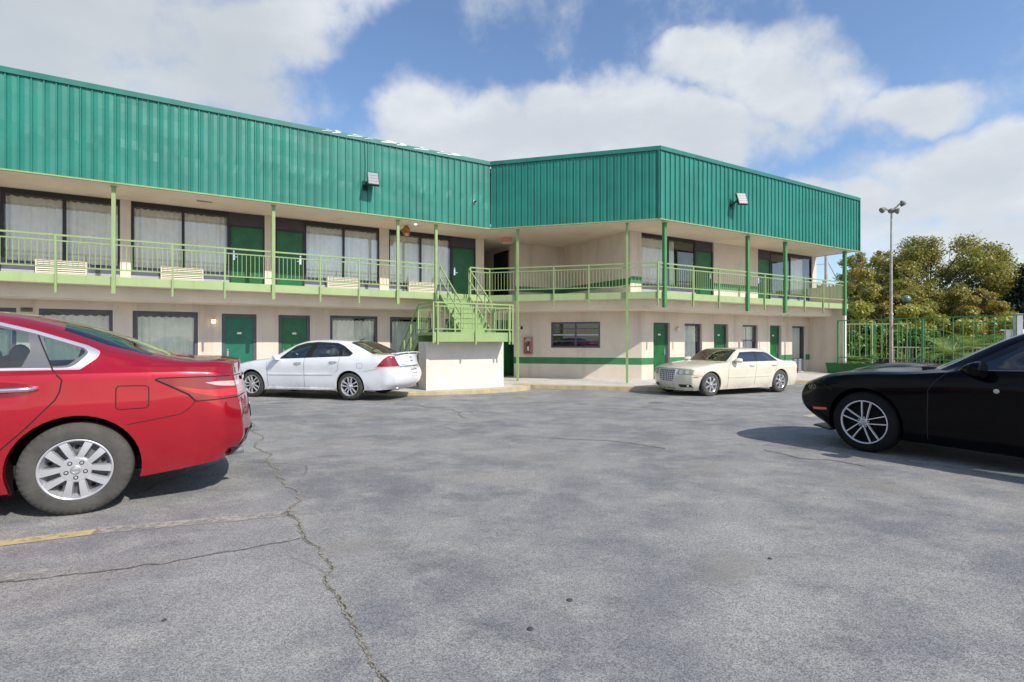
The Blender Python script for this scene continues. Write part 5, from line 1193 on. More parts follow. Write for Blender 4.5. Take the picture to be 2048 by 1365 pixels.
        st = MB(); st.ball((xr,0,zf+.12),(.26,.62,.11),18,8); st.ball((xr-.28,0,zf+.40),(.12,.62,.34),18,9); o = s.put(st, 'rear_bench', cloth, smooth=True)
        for y in (.38,-.38): h = MB(); h.ball((xr-.36,y,zt-.06),(.06,.13,.09),14,8); s.put(h, 'headrest', cloth, o, smooth=True)
        sw = MB(); c = Vector((xdash-.22, wheel_y, .90)); ax = Vector((-.9,0,.42)).normalized(); u_ = Vector((0,1,0)); v_ = ax.cross(u_)
        sw.tube([c+(u_*math.cos(t*.2618)+v_*math.sin(t*.2618))*.185 for t in range(24)], .014, 6, close=True); sw.bar(c-u_*.17, c+u_*.17, .03); sw.bar(c, c-v_*.17, .03); sw.tube([c, c-ax*.3], .03, 6); s.put(sw, 'steering_wheel', 'interior', smooth=True)
    def mirror(s, p, size=(.09,.11,.075), m=None, sides=(1,-1)):
        for sg in sides:
            mb = MB(); x, y, z = p; vs = []; fs = []; n = 16; prof = [(-.5,.86),(-.42,1.),(0,.98),(.35,.80),(.75,.45),(.95,.15)]
            for (t, k) in prof:
                for i in range(n): a = 2*math.pi*i/n; ca, sa = math.cos(a), math.sin(a); vs.append((x+t*size[0]*1.5, (y+math.copysign(abs(ca)**.75, ca)*size[1]*k)*sg, z+math.copysign(abs(sa)**.75, sa)*size[2]*k))
            fs = [(i*n+k, i*n+(k+1) % n, (i+1)*n+(k+1) % n, (i+1)*n+k) for i in range(len(prof)-1) for k in range(n)]+[tuple(range(n)), tuple((len(prof)-1)*n+k for k in range(n))[::-1]]
            mb.add(vs, fs); mb.bar((x+.03,(y-size[1]*.8)*sg,z-size[2]*.5), (x+.02,(y-size[1]*.8-.12)*sg,z-size[2]*1.1), .06, .035); s.put(mb, 'side_mirror', m or s.paint, smooth=True, angle=50)
    def handle(s, x0, x1, z0, z1, m='chrome', th=.018, sides=(1,-1)):
        for sg in sides:
            P = []
            for k in range(9): t = k/8; x = x0+(x1-x0)*t; z = z0+(z1-z0)*t; y = abs(s.skin_y(x, z, sg) or .9); P.append((x, (y+.030*math.sin(math.pi*min(1,max(0,t)))**.5)*sg, z))
            mb = MB(); mb.tube(P, [th*.75]+[th]*7+[th*.75], 10); s.put(mb, 'door_handle', m, smooth=True)
def shift(o, ang, k): a = rad(ang); return (o[0]-math.sin(a)*k, o[1]+math.cos(a)*k)
def place(contact, ang, half, xoff, sc):
    """contact = ground point under the near tyre face, ang = direction from nose to tail"""
    c = shift(contact, ang, half*sc); a = rad(ang); x, y = c[0]+math.cos(a)*xoff*sc, c[1]+math.sin(a)*xoff*sc; return (x, y, gz(*contact)), rad(ang+180)
def col(side, x, top):
    """side: 4 (x,y,z) rows given, top: 5 rows"""
    return side+top
def side_rows(x, W, zs, zb, dx=(0,0,0,0)):
    return [(x+dx[0], W*.935, zs), (x+dx[1], W*.975, zs+.15), (x+dx[2], W, zs+.41), (x+dx[3], W*.985, zb-.045)]
# ================================================================== red saloon, rear axle at x = 0
PR_ = carpaint('red_paint_metallic', (.50,.006,.022), .55, .27, dirt=.10)
loc, rz = place((-3.136,3.707), 30, .895, 0, 1.0)
car = Car('parked_car', 'glossy red saloon in the foreground at the left edge, cut off by the frame', loc, rz, 1.0, PR_, 1.5); car.glass = 'carglass'
S = side_rows
cols = [
 [(3.50,.66,.22),(3.60,.70,.38),(3.62,.72,.52),(3.58,.72,.66)]+[(3.52,.70,.74),(3.55,.62,.76),(3.60,.52,.77),(3.70,.28,.78),(3.74,0,.78)],
 S(3.25,.86,.20,.86)+[(3.22,.80,.86),(3.22,.72,.885),(3.24,.62,.90),(3.28,.34,.92),(3.30,0,.925)],
 S(2.776,.905,.20,.95)+[(2.776,.86,.95),(2.776,.78,.985),(2.776,.68,1.0),(2.80,.36,1.01),(2.8,0,1.015)],
 S(1.95,.912,.20,1.02)+[(1.95,.87,1.02),(1.95,.79,1.035),(2.0,.72,1.04),(2.18,.38,1.05),(2.25,0,1.055)],
 S(1.25,.915,.20,1.045)+[(1.20,.87,1.045),(1.25,.70,1.34),(1.22,.60,1.40),(1.10,.34,1.44),(1.06,0,1.45)],
 S(.75,.915,.20,1.055)+[(.75,.865,1.055),(.75,.69,1.405),(.75,.60,1.45),(.75,.33,1.478),(.75,0,1.485)],
 S(.42,.915,.20,1.06)+[(.42,.86,1.06),(.43,.70,1.382),(.45,.61,1.432),(.42,.33,1.468),(.40,0,1.475)],
 S(.12,.914,.20,1.062)+[(.12,.86,1.062),(.13,.735,1.275),(.115,.625,1.336),(.16,.34,1.408),(.19,0,1.42)],
 S(-.15,.91,.21,1.062)+[(-.15,.86,1.062),(-.15,.765,1.17),(-.152,.65,1.226),(-.18,.36,1.285),(-.19,0,1.30)],
 S(-.44,.905,.23,1.06)+[(-.44,.85,1.06),(-.44,.785,1.105),(-.437,.70,1.142),(-.53,.37,1.128),(-.57,0,1.13)],
 S(-.72,.885,.26,1.055)+[(-.72,.83,1.055),(-.72,.775,1.085),(-.72,.68,1.102),(-.75,.36,1.106),(-.76,0,1.11)],
 [(-.88,.81,.285),(-.93,.845,.44),(-.93,.862,.64),(-.90,.84,.99)]+[(-.90,.795,1.048),(-.91,.74,1.08),(-.92,.65,1.096),(-.97,.34,1.103),(-.99,0,1.105)],
 [(-.965,.70,.292),(-1.07,.745,.44),(-1.068,.765,.60),(-1.0,.755,.94)]+[(-.985,.735,1.045),(-.995,.69,1.065),(-1.01,.60,1.080),(-1.06,.32,1.088),(-1.08,0,1.09)]]
car.shell(cols, (3,9), (3,4), ws=(3,), bl=(7,8))
# a scooped cup behind the rear handle
for v in car.bm.verts:
    if abs(v.co.y) > .6:
        d = ((v.co.x-.42)/.17)**2+((v.co.z-.915)/.055)**2
        if d < 1: v.co.y -= math.copysign(.022*(1-d), v.co.y)
tC = car.tag('window_trim', mat('brushed_trim', (.80,.79,.80), .34, metal=.75)); tB = car.tag('pillar_trim', MT['trimgrey']); tG = car.tag('side_window', MT['carglass'])
out = lambda c: abs(c.y) > .5
D1 = roundpoly([(-.02,1.05),(.41,1.052),(1.25,1.038),(1.93,1.03),(1.95,1.05),(1.38,1.345),(1.05,1.405),(.75,1.418),(.45,1.392),(.256,1.335),(-.046,1.224),(-.125,1.180),(-.115,1.135)], [.01]*11+[.035,.035])
D2 = roundpoly([(.025,1.064),(.41,1.068),(1.25,1.054),(1.87,1.05),(1.37,1.325),(1.05,1.383),(.75,1.396),(.45,1.370),(.256,1.313),(-.03,1.206),(-.055,1.175),(-.045,1.15)], [.05]+[.01]*8+[.02,.02,.02])
car.cut(D1, tC, cond=out); car.cut(D2, tB, cond=out, only={tC})
for pl in ([(.095,1.078),(.19,1.078),(.295,1.068+.012),(.225,1.285),(.18,1.272),(.0,1.205),(-.025,1.178)],):
    pass
QG = roundpoly([(.145,1.075),(.205,1.285),(-.028,1.196),(-.038,1.168),(.055,1.080)], .015)
RG = roundpoly([(.30,1.075),(.262,1.19),(.290,1.318),(.45,1.352),(.75,1.378),(.93,1.378),(.93,1.065)], .01)
FG = roundpoly([(1.03,1.064),(1.03,1.365),(1.36,1.31),(1.80,1.06)], .015)
for P_ in (QG, RG, FG): car.cut(P_, tG, cond=out, only={tB})
t1 = car.tag('rear_door', PR_); t2 = car.tag('front_door', PR_); tt = car.tag('taillight', MT['lens_red']); tp = car.tag('highlight_or_reverse_lens', MT['lens_pink']); tv = car.tag('brake_lens', mat('bright_red_lens', (.72,.004,.012), .2, coat=1.)); tb = car.tag('rear_bumper', PR_); tk = car.tag('trunk_lid', PR_)  # pale band on this tail lamp: highlight put into the lens colour
DL = [(.13,1.05),(.075,.98),(.085,.90),(.11,.84),(.268,.65),(.41,.50),(.46,.36),(.50,.27)]
car.cut([(.99,1.05)]+[(.13,1.05)]+DL[1:]+[(.99,.27)], t1, cond=out, only={0}); car.cut([(.99,.27),(.99,1.05),(1.90,1.03),(2.02,.8),(2.0,.27)], t2, cond=out, only={0})
TL = roundpoly([(-.470,.962),(-.50,.972),(-.90,.972),(-1.30,.955),(-1.30,.795),(-1.04,.793),(-.90,.787),(-.735,.780),(-.722,.800),(-.69,.835)], [.01]*6+[.01,.02,.02,.02])
car.cut(TL, tt, cond=lambda c: abs(c.y) > .50); car.cut(roundpoly([(-.80,.925),(-.90,.932),(-1.2,.915),(-1.2,.888),(-1.0,.885),(-.88,.900)], .01), tp, cond=lambda c: abs(c.y) > .55, only={tt}); car.cut([(-.60,.905),(-.80,.865),(-1.3,.872),(-1.3,.815),(-.88,.812),(-.74,.845)], tv, cond=lambda c: abs(c.y) > .52, only={tt})
car.cut([(-.3,.634),(-.64,.688),(-.70,.735),(-.74,.78),(-1.4,.795),(-1.4,.1),(-.3,.1)], tb, only={0}); car.cut([(-.62,-.70),(-.95,-.66),(-1.2,-.60),(-1.2,.60),(-.95,.66),(-.62,.70)], tk, 'top', cond=lambda c: c.z > .80 and c.x < -.45, only={0})
car.arches((0, 2.776), .335, .388)
gp = MB()
for sg in (1,-1):
    car.ribbon([(.235,1.30),(.13,1.05)]+DL[1:], .0085, sg=sg, mb=gp); car.ribbon([(.99,1.37),(.99,.27)], .009, sg=sg, mb=gp)
    car.ribbon(roundpoly([(-.233,.924),(-.433,.918),(-.433,.752),(-.233,.748)], .03), .007, sg=sg, close=True, mb=gp)
    car.ribbon([(-.30,.634),(-.64,.688),(-.70,.735),(-.735,.78)], .006, sg=sg, mb=gp)
    car.ribbon(TL[:12]+TL[12:], .008, sg=sg, close=False, mb=gp)
    car.ribbon([(-.472,.960),(-.58,.900),(-.69,.835),(-.722,.797),(-.737,.778)], .013, sg=sg, mb=gp)
    car.ribbon([(-.60,.71*sg),(-.78,.735*sg),(-.92,.70*sg)], .006, 'top', mb=gp)
car.put(gp, 'panel_gap', 'gap')
ch = MB(); 
for sg in (1,-1): car.ribbon([(.66,.16),(-.9,.16)], .01, sg=sg, mb=ch)
car.finish()
car.handle(.20,.62,.925,.918, th=.019); car.handle(1.18,1.55,.918,.912, th=.019); car.mirror((1.62,1.02,1.08))
tyre = dict(angles=[54,126,198,270,342], spokes=[(-24,-14.5,.040,.062),(24,14.5,.040,.062)], hub=.092, tyre='dustyrubber', holes=True, lug0=270, y=(-.014,-.016), bow=.006, back='steelgrey')
car.wheels((0,2.776), .895, .335, .215, .215, tyre); car.underbody(3.3,-.85,.24); car.cabin(1.55,.95,.10, zt=1.10, cloth='seat')
for sg in (1,-1): mb = MB(); mb.box((.43,.74*sg,.13),(.455,.885*sg,.30)); car.put(mb, 'mud_flap', 'trimblack')
mb = MB(); car.ribbon([(.60,.43),(.30,.40),(0,.395),(-.30,.40),(-.60,.43)], .14, 'front', -1, mb=mb, off=.004); car.put(mb, 'bumper_insert', 'trimgrey')
mb = MB(); car.ribbon([(y, .36-.03*abs(y)) for y in (.76,.6,.3,0,-.3,-.6,-.76)], .07, 'front', -1, mb=mb, off=.006, depth=.02); car.put(mb, 'bumper_valance', 'trimblack')
mb = MB(); car.ribbon([(.42,.93),(0,.935),(-.42,.93)], .035, 'front', -1, mb=mb, depth=.012); car.put(mb, 'trunk_chrome_strip', 'chrome')
mb = MB(); car.ribbon([(.15,.60),(-.15,.60)], .13, 'front', -1, mb=mb, depth=.008); car.put(mb, 'licence_plate', 'white')
mb = MB(); mb.tube([(-.85,.5,.27),(-1.09,.5,.30)], .035, 12); car.put(mb, 'exhaust_tip', 'steel', smooth=True)
# ================================================================== white saloon, front axle at x = 0
PW = carpaint('white_car_paint', (.74,.75,.78), 0., .28)
loc, rz = place((-6.565,13.004), -14, .905, 0, .98)
car = Car('parked_car', 'white saloon with tinted side windows parked before the staircase, red tail lamp towards the camera', loc, rz, .98, PW, 1.0); car.glass = 'carglass'
cols = [
 [(.74,.66,.21),(.84,.71,.36),(.86,.73,.50),(.84,.725,.62)]+[(.82,.70,.67),(.86,.6,.69),(.90,.50,.70),(.96,.28,.705),(.98,0,.71)],
 S(.52,.865,.20,.79)+[(.52,.83,.79),(.53,.75,.825),(.57,.64,.84),(.62,.35,.86),(.64,0,.865)],
 S(.02,.915,.20,.90)+[(.02,.88,.90),(.02,.80,.935),(.02,.69,.95),(.06,.36,.965),(.07,0,.97)],
 S(-.52,.922,.21,.975)+[(-.52,.885,.975),(-.50,.80,.995),(-.46,.72,1.0),(-.30,.38,1.015),(-.24,0,1.02)],
 S(-1.30,.925,.215,1.01)+[(-1.27,.885,1.01),(-1.26,.69,1.345),(-1.33,.61,1.405),(-1.43,.34,1.445),(-1.46,0,1.455)],
 S(-1.95,.925,.22,1.035)+[(-1.95,.885,1.035),(-1.95,.685,1.405),(-1.95,.60,1.445),(-1.95,.33,1.480),(-1.95,0,1.487)],
 S(-2.42,.925,.225,1.05)+[(-2.42,.88,1.05),(-2.40,.695,1.385),(-2.42,.60,1.425),(-2.42,.33,1.46),(-2.42,0,1.468)],
 S(-2.70,.922,.23,1.058)+[(-2.70,.875,1.058),(-2.66,.74,1.255),(-2.70,.62,1.385),(-2.68,.33,1.432),(-2.66,0,1.44)],
 S(-3.0,.912,.235,1.065)+[(-3.0,.865,1.065),(-3.0,.78,1.145),(-3.02,.665,1.262),(-3.0,.35,1.30),(-2.98,0,1.308)],
 S(-3.32,.895,.24,1.068)+[(-3.32,.85,1.068),(-3.32,.79,1.095),(-3.33,.70,1.115),(-3.38,.36,1.122),(-3.4,0,1.125)],
 S(-3.6,.872,.25,1.07)+[(-3.6,.825,1.07),(-3.6,.77,1.09),(-3.6,.69,1.102),(-3.65,.35,1.112),(-3.66,0,1.116)],
 [(-3.66,.80,.255),(-3.74,.845,.41),(-3.76,.855,.62),(-3.74,.82,1.0)]+[(-3.76,.775,1.065),(-3.77,.73,1.088),(-3.80,.66,1.105),(-3.88,.34,1.118),(-3.9,0,1.12)],
 [(-3.78,.70,.26),(-3.93,.745,.40),(-3.97,.765,.58),(-3.88,.755,.84)]+[(-3.84,.735,1.05),(-3.86,.69,1.075),(-3.89,.61,1.09),(-3.98,.32,1.105),(-4.01,0,1.107)]]
car.shell(cols, (3,9), (4,), ws=(3,), bl=(7,8))
tB = car.tag('window_trim', MT['trimblack']); tG = car.tag('side_window', MT['carglass_mid'])
D1 = roundpoly([(-.78,.985),(-1.2,1.32),(-1.45,1.388),(-1.8,1.42),(-2.38,1.395),(-2.56,1.325),(-2.86,1.135),(-2.80,1.065),(-2.5,1.055)], [.01,.01,.02,.02,.03,.03,.03,.03,.01])
car.cut(D1, tB, cond=out)
for P_ in ([(-.85,1.0),(-1.22,1.295),(-1.47,1.362),(-1.70,1.385),(-1.53,1.018)], [(-1.72,1.035),(-1.87,1.388),(-2.36,1.367),(-2.47,1.325),(-2.50,1.07)], [(-2.585,1.075),(-2.585,1.27),(-2.79,1.128),(-2.75,1.083)]):
    car.cut(roundpoly(P_, .012), tG, cond=out, only={tB})
t1 = car.tag('front_door', PW); t2 = car.tag('rear_door', PW); tt = car.tag('taillight', MT['lens_red']); th = car.tag('headlight', MT['lens_clear']); tb = car.tag('rear_bumper', PW); tf = car.tag('front_bumper', PW); tk = car.tag('trunk_lid', PW)
car.cut([(-.50,.28),(-.46,.9),(-.60,.98),(-1.52,1.02),(-1.56,.28)], t1, cond=out, only={0}); car.cut([(-1.56,.28),(-1.52,1.02),(-2.585,1.06),(-2.50,.72),(-2.36,.45),(-2.36,.28)], t2, cond=out, only={0})
tail = lambda c: abs(c.y) > .53+(max(0,c.z-.81))*.45 and abs(c.y) > .5
for y0 in (.53,.60,.66):
    for sg in (1,-1):
        ge = [f for f in car.bm.faces if f.calc_center_median().x < -3.4 and .7 < f.calc_center_median().z < 1.15]; ge = ge+list({e_ for f in ge for e_ in f.edges})+list({v for f in ge for v in f.verts}); nn = Vector((0,1*sg,-.45)).normalized(); bmesh.ops.bisect_plane(car.bm, geom=ge, dist=1e-6, plane_co=Vector((-3.9,.53*sg,.81)), plane_no=nn) if y0 == .53 else None
car.cut([(-3.535,.818),(-3.62,.91),(-3.70,1.01),(-3.775,1.075),(-4.3,1.07),(-4.3,.818)], tt, cond=tail)
trl = car.tag('highlight_or_reverse_lens', MT['lens_pink']); car.cut([(-3.50,.818),(-4.3,.818),(-4.3,.782),(-3.50,.782)], trl, cond=lambda c: abs(c.y) > .53)
car.cut([(-3.3,.70),(-4.4,.78),(-4.4,.1),(-3.0,.1)], tb, only={0}); car.cut([(-3.35,-.71),(-3.35,.71),(-4.2,.60),(-4.2,-.60)], tk, 'top', cond=lambda c: c.z > .78 and c.x < -3.3, only={0})
car.cut(roundpoly([(.36,.70),(.50,.79),(.80,.72),(1.2,.66),(1.2,.56),(.75,.60)], .02), th, cond=lambda c: abs(c.y) > .42); car.cut([(.42,.1),(.42,.55),(1.3,.57),(1.3,.1)], tf, only={0})
car.arches((0,-2.81), .335, .385)
gp = MB()
for sg in (1,-1):
    car.ribbon([(-.50,.28),(-.46,.88),(-.62,.98)], .007, sg=sg, mb=gp); car.ribbon([(-1.80,1.385),(-1.56,1.02),(-1.56,.28)], .008, sg=sg, mb=gp); car.ribbon([(-2.55,1.05),(-2.50,.74),(-2.44,.66)], .007, sg=sg, mb=gp)
    car.ribbon([(-3.2,.70),(-3.55,.76),(-3.60,.80)], .006, sg=sg, mb=gp); car.ribbon(roundpoly([(-3.02,.90),(-3.17,.90),(-3.17,.78),(-3.02,.78)], .04), .005, sg=sg, close=True, mb=gp)
    car.ribbon([(.54*sg,.79),(.56*sg,.83),(.66*sg,1.06)], .007, 'front', -1, mb=gp)
car.ribbon([(.56,.775),(0,.765),(-.56,.775)], .007, 'front', -1, mb=gp); car.put(gp, 'panel_gap', 'gap')
for sg in (1,-1):
    for pp in ([(-.50,.605),(-1.54,.612)], [(-1.58,.612),(-2.36,.628)]): car.put(car.ribbon(pp, .045, sg=sg, depth=.012), 'side_moulding', PW)
for sg in (1,-1): car.put(car.ribbon([(-.47,.25),(-2.42,.255)], .05, sg=sg, depth=.02), 'rocker_panel', PW)
mb = MB(); car.ribbon([(.53,.815),(0,.812),(-.53,.815)], .045, 'front', -1, mb=mb, depth=.012); car.put(mb, 'trunk_chrome_strip', 'chrome')
mb = MB(); car.ribbon([(.155,.635),(-.155,.635)], .155, 'front', -1, mb=mb, depth=.008); o = car.put(mb, 'licence_plate', 'white')
mb = MB()
for k in range(6): y = .115-.046*k; car.ribbon([(y,.645),(y-.028,.645)], .055, 'front', -1, mb=mb, off=.010, seg=.02)
car.put(mb, 'plate_marks', mat('plate_print', (.42,.24,.20), .6), o)
mb = MB(); car.ribbon([(.15,.728),(-.15,.728)], .022, 'front', -1, mb=mb, depth=.02); car.put(mb, 'plate_lamp_bar', 'trimgrey')
mb = MB(); car.ribbon([(.05,.945),(0,.945),(-.05,.945)], .018, 'front', -1, mb=mb, off=.006); car.ribbon([(.015,.945),(-.015,.945)], .030, 'front', -1, mb=mb, off=.007); car.put(mb, 'trunk_emblem', 'trimgrey')
mb = MB(); car.ribbon([(.47,.865),(.33,.865)], .018, 'front', -1, mb=mb, off=.004); car.ribbon([(.08,1.03),(-.02,1.03)], .03, 'front', -1, mb=mb, off=.004); car.put(mb, 'trunk_badge', 'steel')
# low lip spoiler with two feet
mb = MB(); P_ = [(y, -3.90-.10*(1-(y/.68)**2)) for y in [i*.136-.68 for i in range(11)]]; vs = []
for (y, x) in P_: h = 1.165-.03*abs(y/.68)**3; vs += [(x+.10,y,h-.005),(x+.03,y,h+.012),(x-.05,y,h+.008),(x-.055,y,h-.012),(x+.08,y,h-.02)]
mb.add(vs, [(5*i+k, 5*i+(k+1) % 5, 5*(i+1)+(k+1) % 5, 5*(i+1)+k) for i in range(10) for k in range(5)]+[(0,1,2,3,4), (50,51,52,53,54)[::-1]])
for y in (.62,-.62,.3,-.3): mb.box((-3.90,y-.05,1.06),(-3.83,y+.05,1.15))
car.put(mb, 'spoiler', PW, smooth=True, angle=40)
car.finish(); car.handle(-1.28,-1.51,.895,.892,'chrome',.014); car.handle(-2.28,-2.50,.928,.928,'chrome',.014)
car.mirror((-.80,.99,1.03), (.075,.11,.07))
car.wheels((0,-2.81), .905, .335, .232, .22, dict(angles=[90,162,234,306,18], spokes=[(-26,-13,.026,.042),(26,13,.026,.042)], hub=.075, y=(-.016,-.012), tyre='rubber', back='wellblack', rim='silver'), rot=.35)
car.underbody(.6,-3.75,.22); car.cabin(-.75,-1.35,-2.25, zt=1.12, cloth='seat', seat_h=.03)
for sg in (1,-1): mb = MB(); mb.tube([(-3.6,.50*sg,.25),(-3.92,.50*sg,.275)], .042, 12); car.put(mb, 'exhaust_tip', 'steel', smooth=True)
mb = MB(); mb.tube([(-2.55,0,1.45),(-2.72,0,1.50)], .012, 6); car.put(mb, 'roof_antenna', 'trimblack')
# ================================================================== cream saloon, front axle at x = 0
PC = carpaint('cream_car_paint', (.70,.655,.53), 0., .34)
loc, rz = place((5.413,14.0), 26.5, .92, 0, .93); loc = (loc[0], loc[1], .010)
car = Car('parked_car', 'cream white saloon with large chrome mesh grille parked in front of the right wing', loc, rz, .93, PC, 1.0); car.glass = 'carglass'
cols = [
 [(.50,.70,.17),(.60,.755,.34),(.63,.775,.50),(.625,.785,.68)]+[(.585,.775,.80),(.63,.70,.818),(.69,.60,.828),(.79,.33,.842),(.84,0,.846)],
 S(.28,.905,.19,.86)+[(.28,.875,.86),(.28,.80,.885),(.30,.69,.895),(.34,.36,.91),(.36,0,.915)],
 S(-.2,.935,.19,.93)+[(-.2,.91,.93),(-.2,.84,.95),(-.19,.73,.957),(-.16,.37,.968),(-.14,0,.972)],
 S(-.86,.94,.19,.985)+[(-.86,.915,.985),(-.84,.83,1.0),(-.80,.745,1.005),(-.65,.40,1.012),(-.59,0,1.015)],
 S(-1.40,.94,.19,.99)+[(-1.40,.915,.99),(-1.38,.73,1.285),(-1.36,.645,1.338),(-1.45,.36,1.375),(-1.48,0,1.385)],
 S(-1.95,.94,.19,.995)+[(-1.95,.915,.995),(-1.95,.72,1.315),(-1.95,.63,1.368),(-1.95,.35,1.402),(-1.95,0,1.41)],
 S(-2.45,.94,.185,.998)+[(-2.45,.915,.998),(-2.45,.72,1.295),(-2.46,.63,1.35),(-2.46,.35,1.385),(-2.46,0,1.392)],
 S(-2.75,.938,.185,1.0)+[(-2.75,.91,1.0),(-2.71,.75,1.20),(-2.72,.65,1.288),(-2.72,.36,1.33),(-2.72,0,1.34)],
 S(-3.0,.935,.185,.998)+[(-3.0,.905,.998),(-2.97,.81,1.08),(-2.97,.70,1.145),(-3.0,.38,1.172),(-3.02,0,1.18)],
 S(-3.28,.925,.19,.985)+[(-3.28,.895,.985),(-3.26,.845,1.0),(-3.26,.74,1.008),(-3.32,.38,1.015),(-3.35,0,1.018)],
 S(-3.6,.90,.20,.972)+[(-3.6,.87,.972),(-3.6,.82,.985),(-3.6,.72,.990),(-3.62,.37,.997),(-3.63,0,1.0)],
 [(-3.80,.84,.21),(-3.88,.87,.36),(-3.90,.88,.55),(-3.88,.865,.89)]+[(-3.86,.835,.955),(-3.87,.78,.972),(-3.88,.69,.980),(-3.92,.35,.988),(-3.94,0,.99)],
 [(-3.90,.74,.22),(-4.05,.785,.38),(-4.09,.80,.55),(-4.05,.805,.78)]+[(-3.97,.795,.945),(-3.98,.74,.962),(-4.0,.66,.97),(-4.04,.34,.978),(-4.06,0,.98)]]
car.shell(cols, (3,9), (4,), ws=(3,), bl=(7,8))
tB = car.tag('window_trim', MT['trimblack']); tG = car.tag('side_window', MT['carglass_dark'])
car.cut(roundpoly([(-.98,.992),(-1.38,1.282),(-1.95,1.300),(-2.45,1.283),(-2.66,1.245),(-2.93,1.0)], .02), tB, cond=out)
for P_ in ([(-1.07,1.008),(-1.40,1.262),(-1.93,1.277),(-1.90,1.008)], [(-2.0,1.008),(-2.05,1.279),(-2.45,1.262),(-2.63,1.228),(-2.87,1.012)]): car.cut(roundpoly(P_, .015), tG, cond=out, only={tB})
t1 = car.tag('front_door', PC); t2 = car.tag('rear_door', PC); tt = car.tag('taillight', MT['lens_red']); th = car.tag('headlight', MT['dullbulb']); tg = car.tag('grille_opening', MT['wellblack']); tf = car.tag('fog_lamp_bay', MT['trimblack']); tam = car.tag('marker_light', MT['lens_amber']); tb = car.tag('front_bumper', PC)
car.cut([(-.66,.26),(-.72,.98),(-1.88,.985),(-1.80,.26)], t1, cond=out, only={0}); car.cut([(-1.80,.26),(-1.88,.985),(-2.93,.99),(-2.80,.70),(-2.62,.5),(-2.6,.26)], t2, cond=out, only={0})
nose = lambda c: c.x > .2
for sg in (1,-1):
    car.cut([(.415*sg,.795),(.385*sg,.66),(.42*sg,.635),(.80*sg,.635),(.80*sg,.79)], th, 'front', cond=nose); car.cut(roundpoly([(.40*sg,.355),(.72*sg,.355),(.76*sg,.275),(.42*sg,.265)], .02), tf, 'front', cond=nose)
    car.cut([(.52,.585),(.60,.585),(.60,.555),(.44,.555),(.44,.585)], tam, cond=lambda c: abs(c.y) > .70 and c.y*sg > 0)
GR = roundpoly([(-.345,.785),(.345,.785),(.315,.54),(.24,.425),(-.24,.425),(-.315,.54)], .04); car.cut(GR, tg, 'front', cond=nose)
car.cut([(.25,.1),(.25,.56),(1.2,.60),(1.2,.1)], tb, only={0}); car.cut([(-3.98,.92),(-4.3,.92),(-4.3,.56),(-3.90,.58),(-3.86,.70)], tt, cond=lambda c: abs(c.y) > .62)
car.arches((0,-3.05), .345, .40)
gp = MB()
for sg in (1,-1):
    car.ribbon([(-.66,.26),(-.70,.85),(-.80,.975)], .008, sg=sg, mb=gp); car.ribbon([(-1.965,1.29),(-1.90,.985),(-1.82,.26)], .009, sg=sg, mb=gp); car.ribbon([(-2.92,.99),(-2.80,.74),(-2.74,.68)], .008, sg=sg, mb=gp); car.ribbon([(.28,.60),(.52,.615),(.60,.63)], .007, sg=sg, mb=gp)
car.ribbon([(-.75,.808),(0,.812),(.75,.808)], .008, 'front', 1, mb=gp); 
for y in (-.25,-.05,.12): car.ribbon([(y,.222),(y+.13,.222)], .03, 'front', 1, mb=gp)
car.put(gp, 'panel_gap', 'gap')
mb = MB()
for k in range(1, 6): z = .425+.36*k/6; hw = .24+(.105 if z > .54 else .105)*min(1,(z-.425)/.14)*.98; car.ribbon([(-hw,z),(0,z),(hw,z)], .020, 'front', 1, mb=mb, depth=.012)
for k in range(-4, 5): y = k*.072; zb_ = .425 if abs(y) < .24 else .425+(abs(y)-.24)*1.3; car.ribbon([(y,zb_),(y,.785)], .018, 'front', 1, mb=mb, depth=.010)
car.ribbon(GR, .028, 'front', 1, close=True, mb=mb, depth=.016); o = car.put(mb, 'grille', mat('grille_chrome', (.74,.74,.78), .35, metal=.35))
mb = MB(); car.ribbon([(-.09,.805),(0,.81),(.09,.805)], .022, 'front', 1, mb=mb, depth=.014); mb.ball((.83,0,.80),(.015,.03,.022),10,6); car.put(mb, 'winged_emblem', 'chrome', o)
for sg in (1,-1):
    mb = MB(); c, n = car.hit((.64*sg,.312), 'front', 1); mb.ball(tuple(c+n*.004), (.03,.04,.035), 12, 8); car.put(mb, 'fog_lamp', 'lens_clear', smooth=True)
    mb = MB(); c, n = car.hit((.50*sg,.715), 'front', 1); mb.lathe([(0,.0),(.055,.003),(.06,.0)], 18, Matrix.Translation(c+n*.003) @ n.to_track_quat('Z','Y').to_matrix().to_4x4()); c, n = car.hit((.66*sg,.715), 'front', 1); mb.lathe([(0,.0),(.05,.003),(.055,.0)], 18, Matrix.Translation(c+n*.003) @ n.to_track_quat('Z','Y').to_matrix().to_4x4()); car.put(mb, 'headlamp_bowl', 'lens_clear')
for sg in (1,-1):
    for pp in ([(-.68,.545),(-1.80,.545)], [(-1.84,.545),(-2.60,.545)]): car.put(car.ribbon(pp, .04, sg=sg, depth=.010), 'side_moulding', PC)
car.finish(); car.handle(-1.60,-1.82,.878,.878,PC,.016); car.handle(-2.62,-2.84,.872,.872,PC,.016); car.mirror((-1.0,1.015,1.04), (.085,.12,.075))
car.wheels((0,-3.05), .92, .355, .225, .225, dict(angles=[90+51.43*k for k in range(7)], spokes=[(0,0,.05,.062)], hub=.085, y=(-.008,-.012), tyre='dustyrubber', back='steelgrey', rim=mat('chromed_wheel', (.68,.68,.70), .2, metal=.8)), rot=.2)
car.underbody(.4,-3.85,.19); car.cabin(-1.05,-1.65,-2.55, zt=1.08, cloth='interior')
mb = MB(); mb.box((-1.38,-.1,1.20),(-1.34,.1,1.26)); car.put(mb, 'rear_view_mirror', 'trimblack')
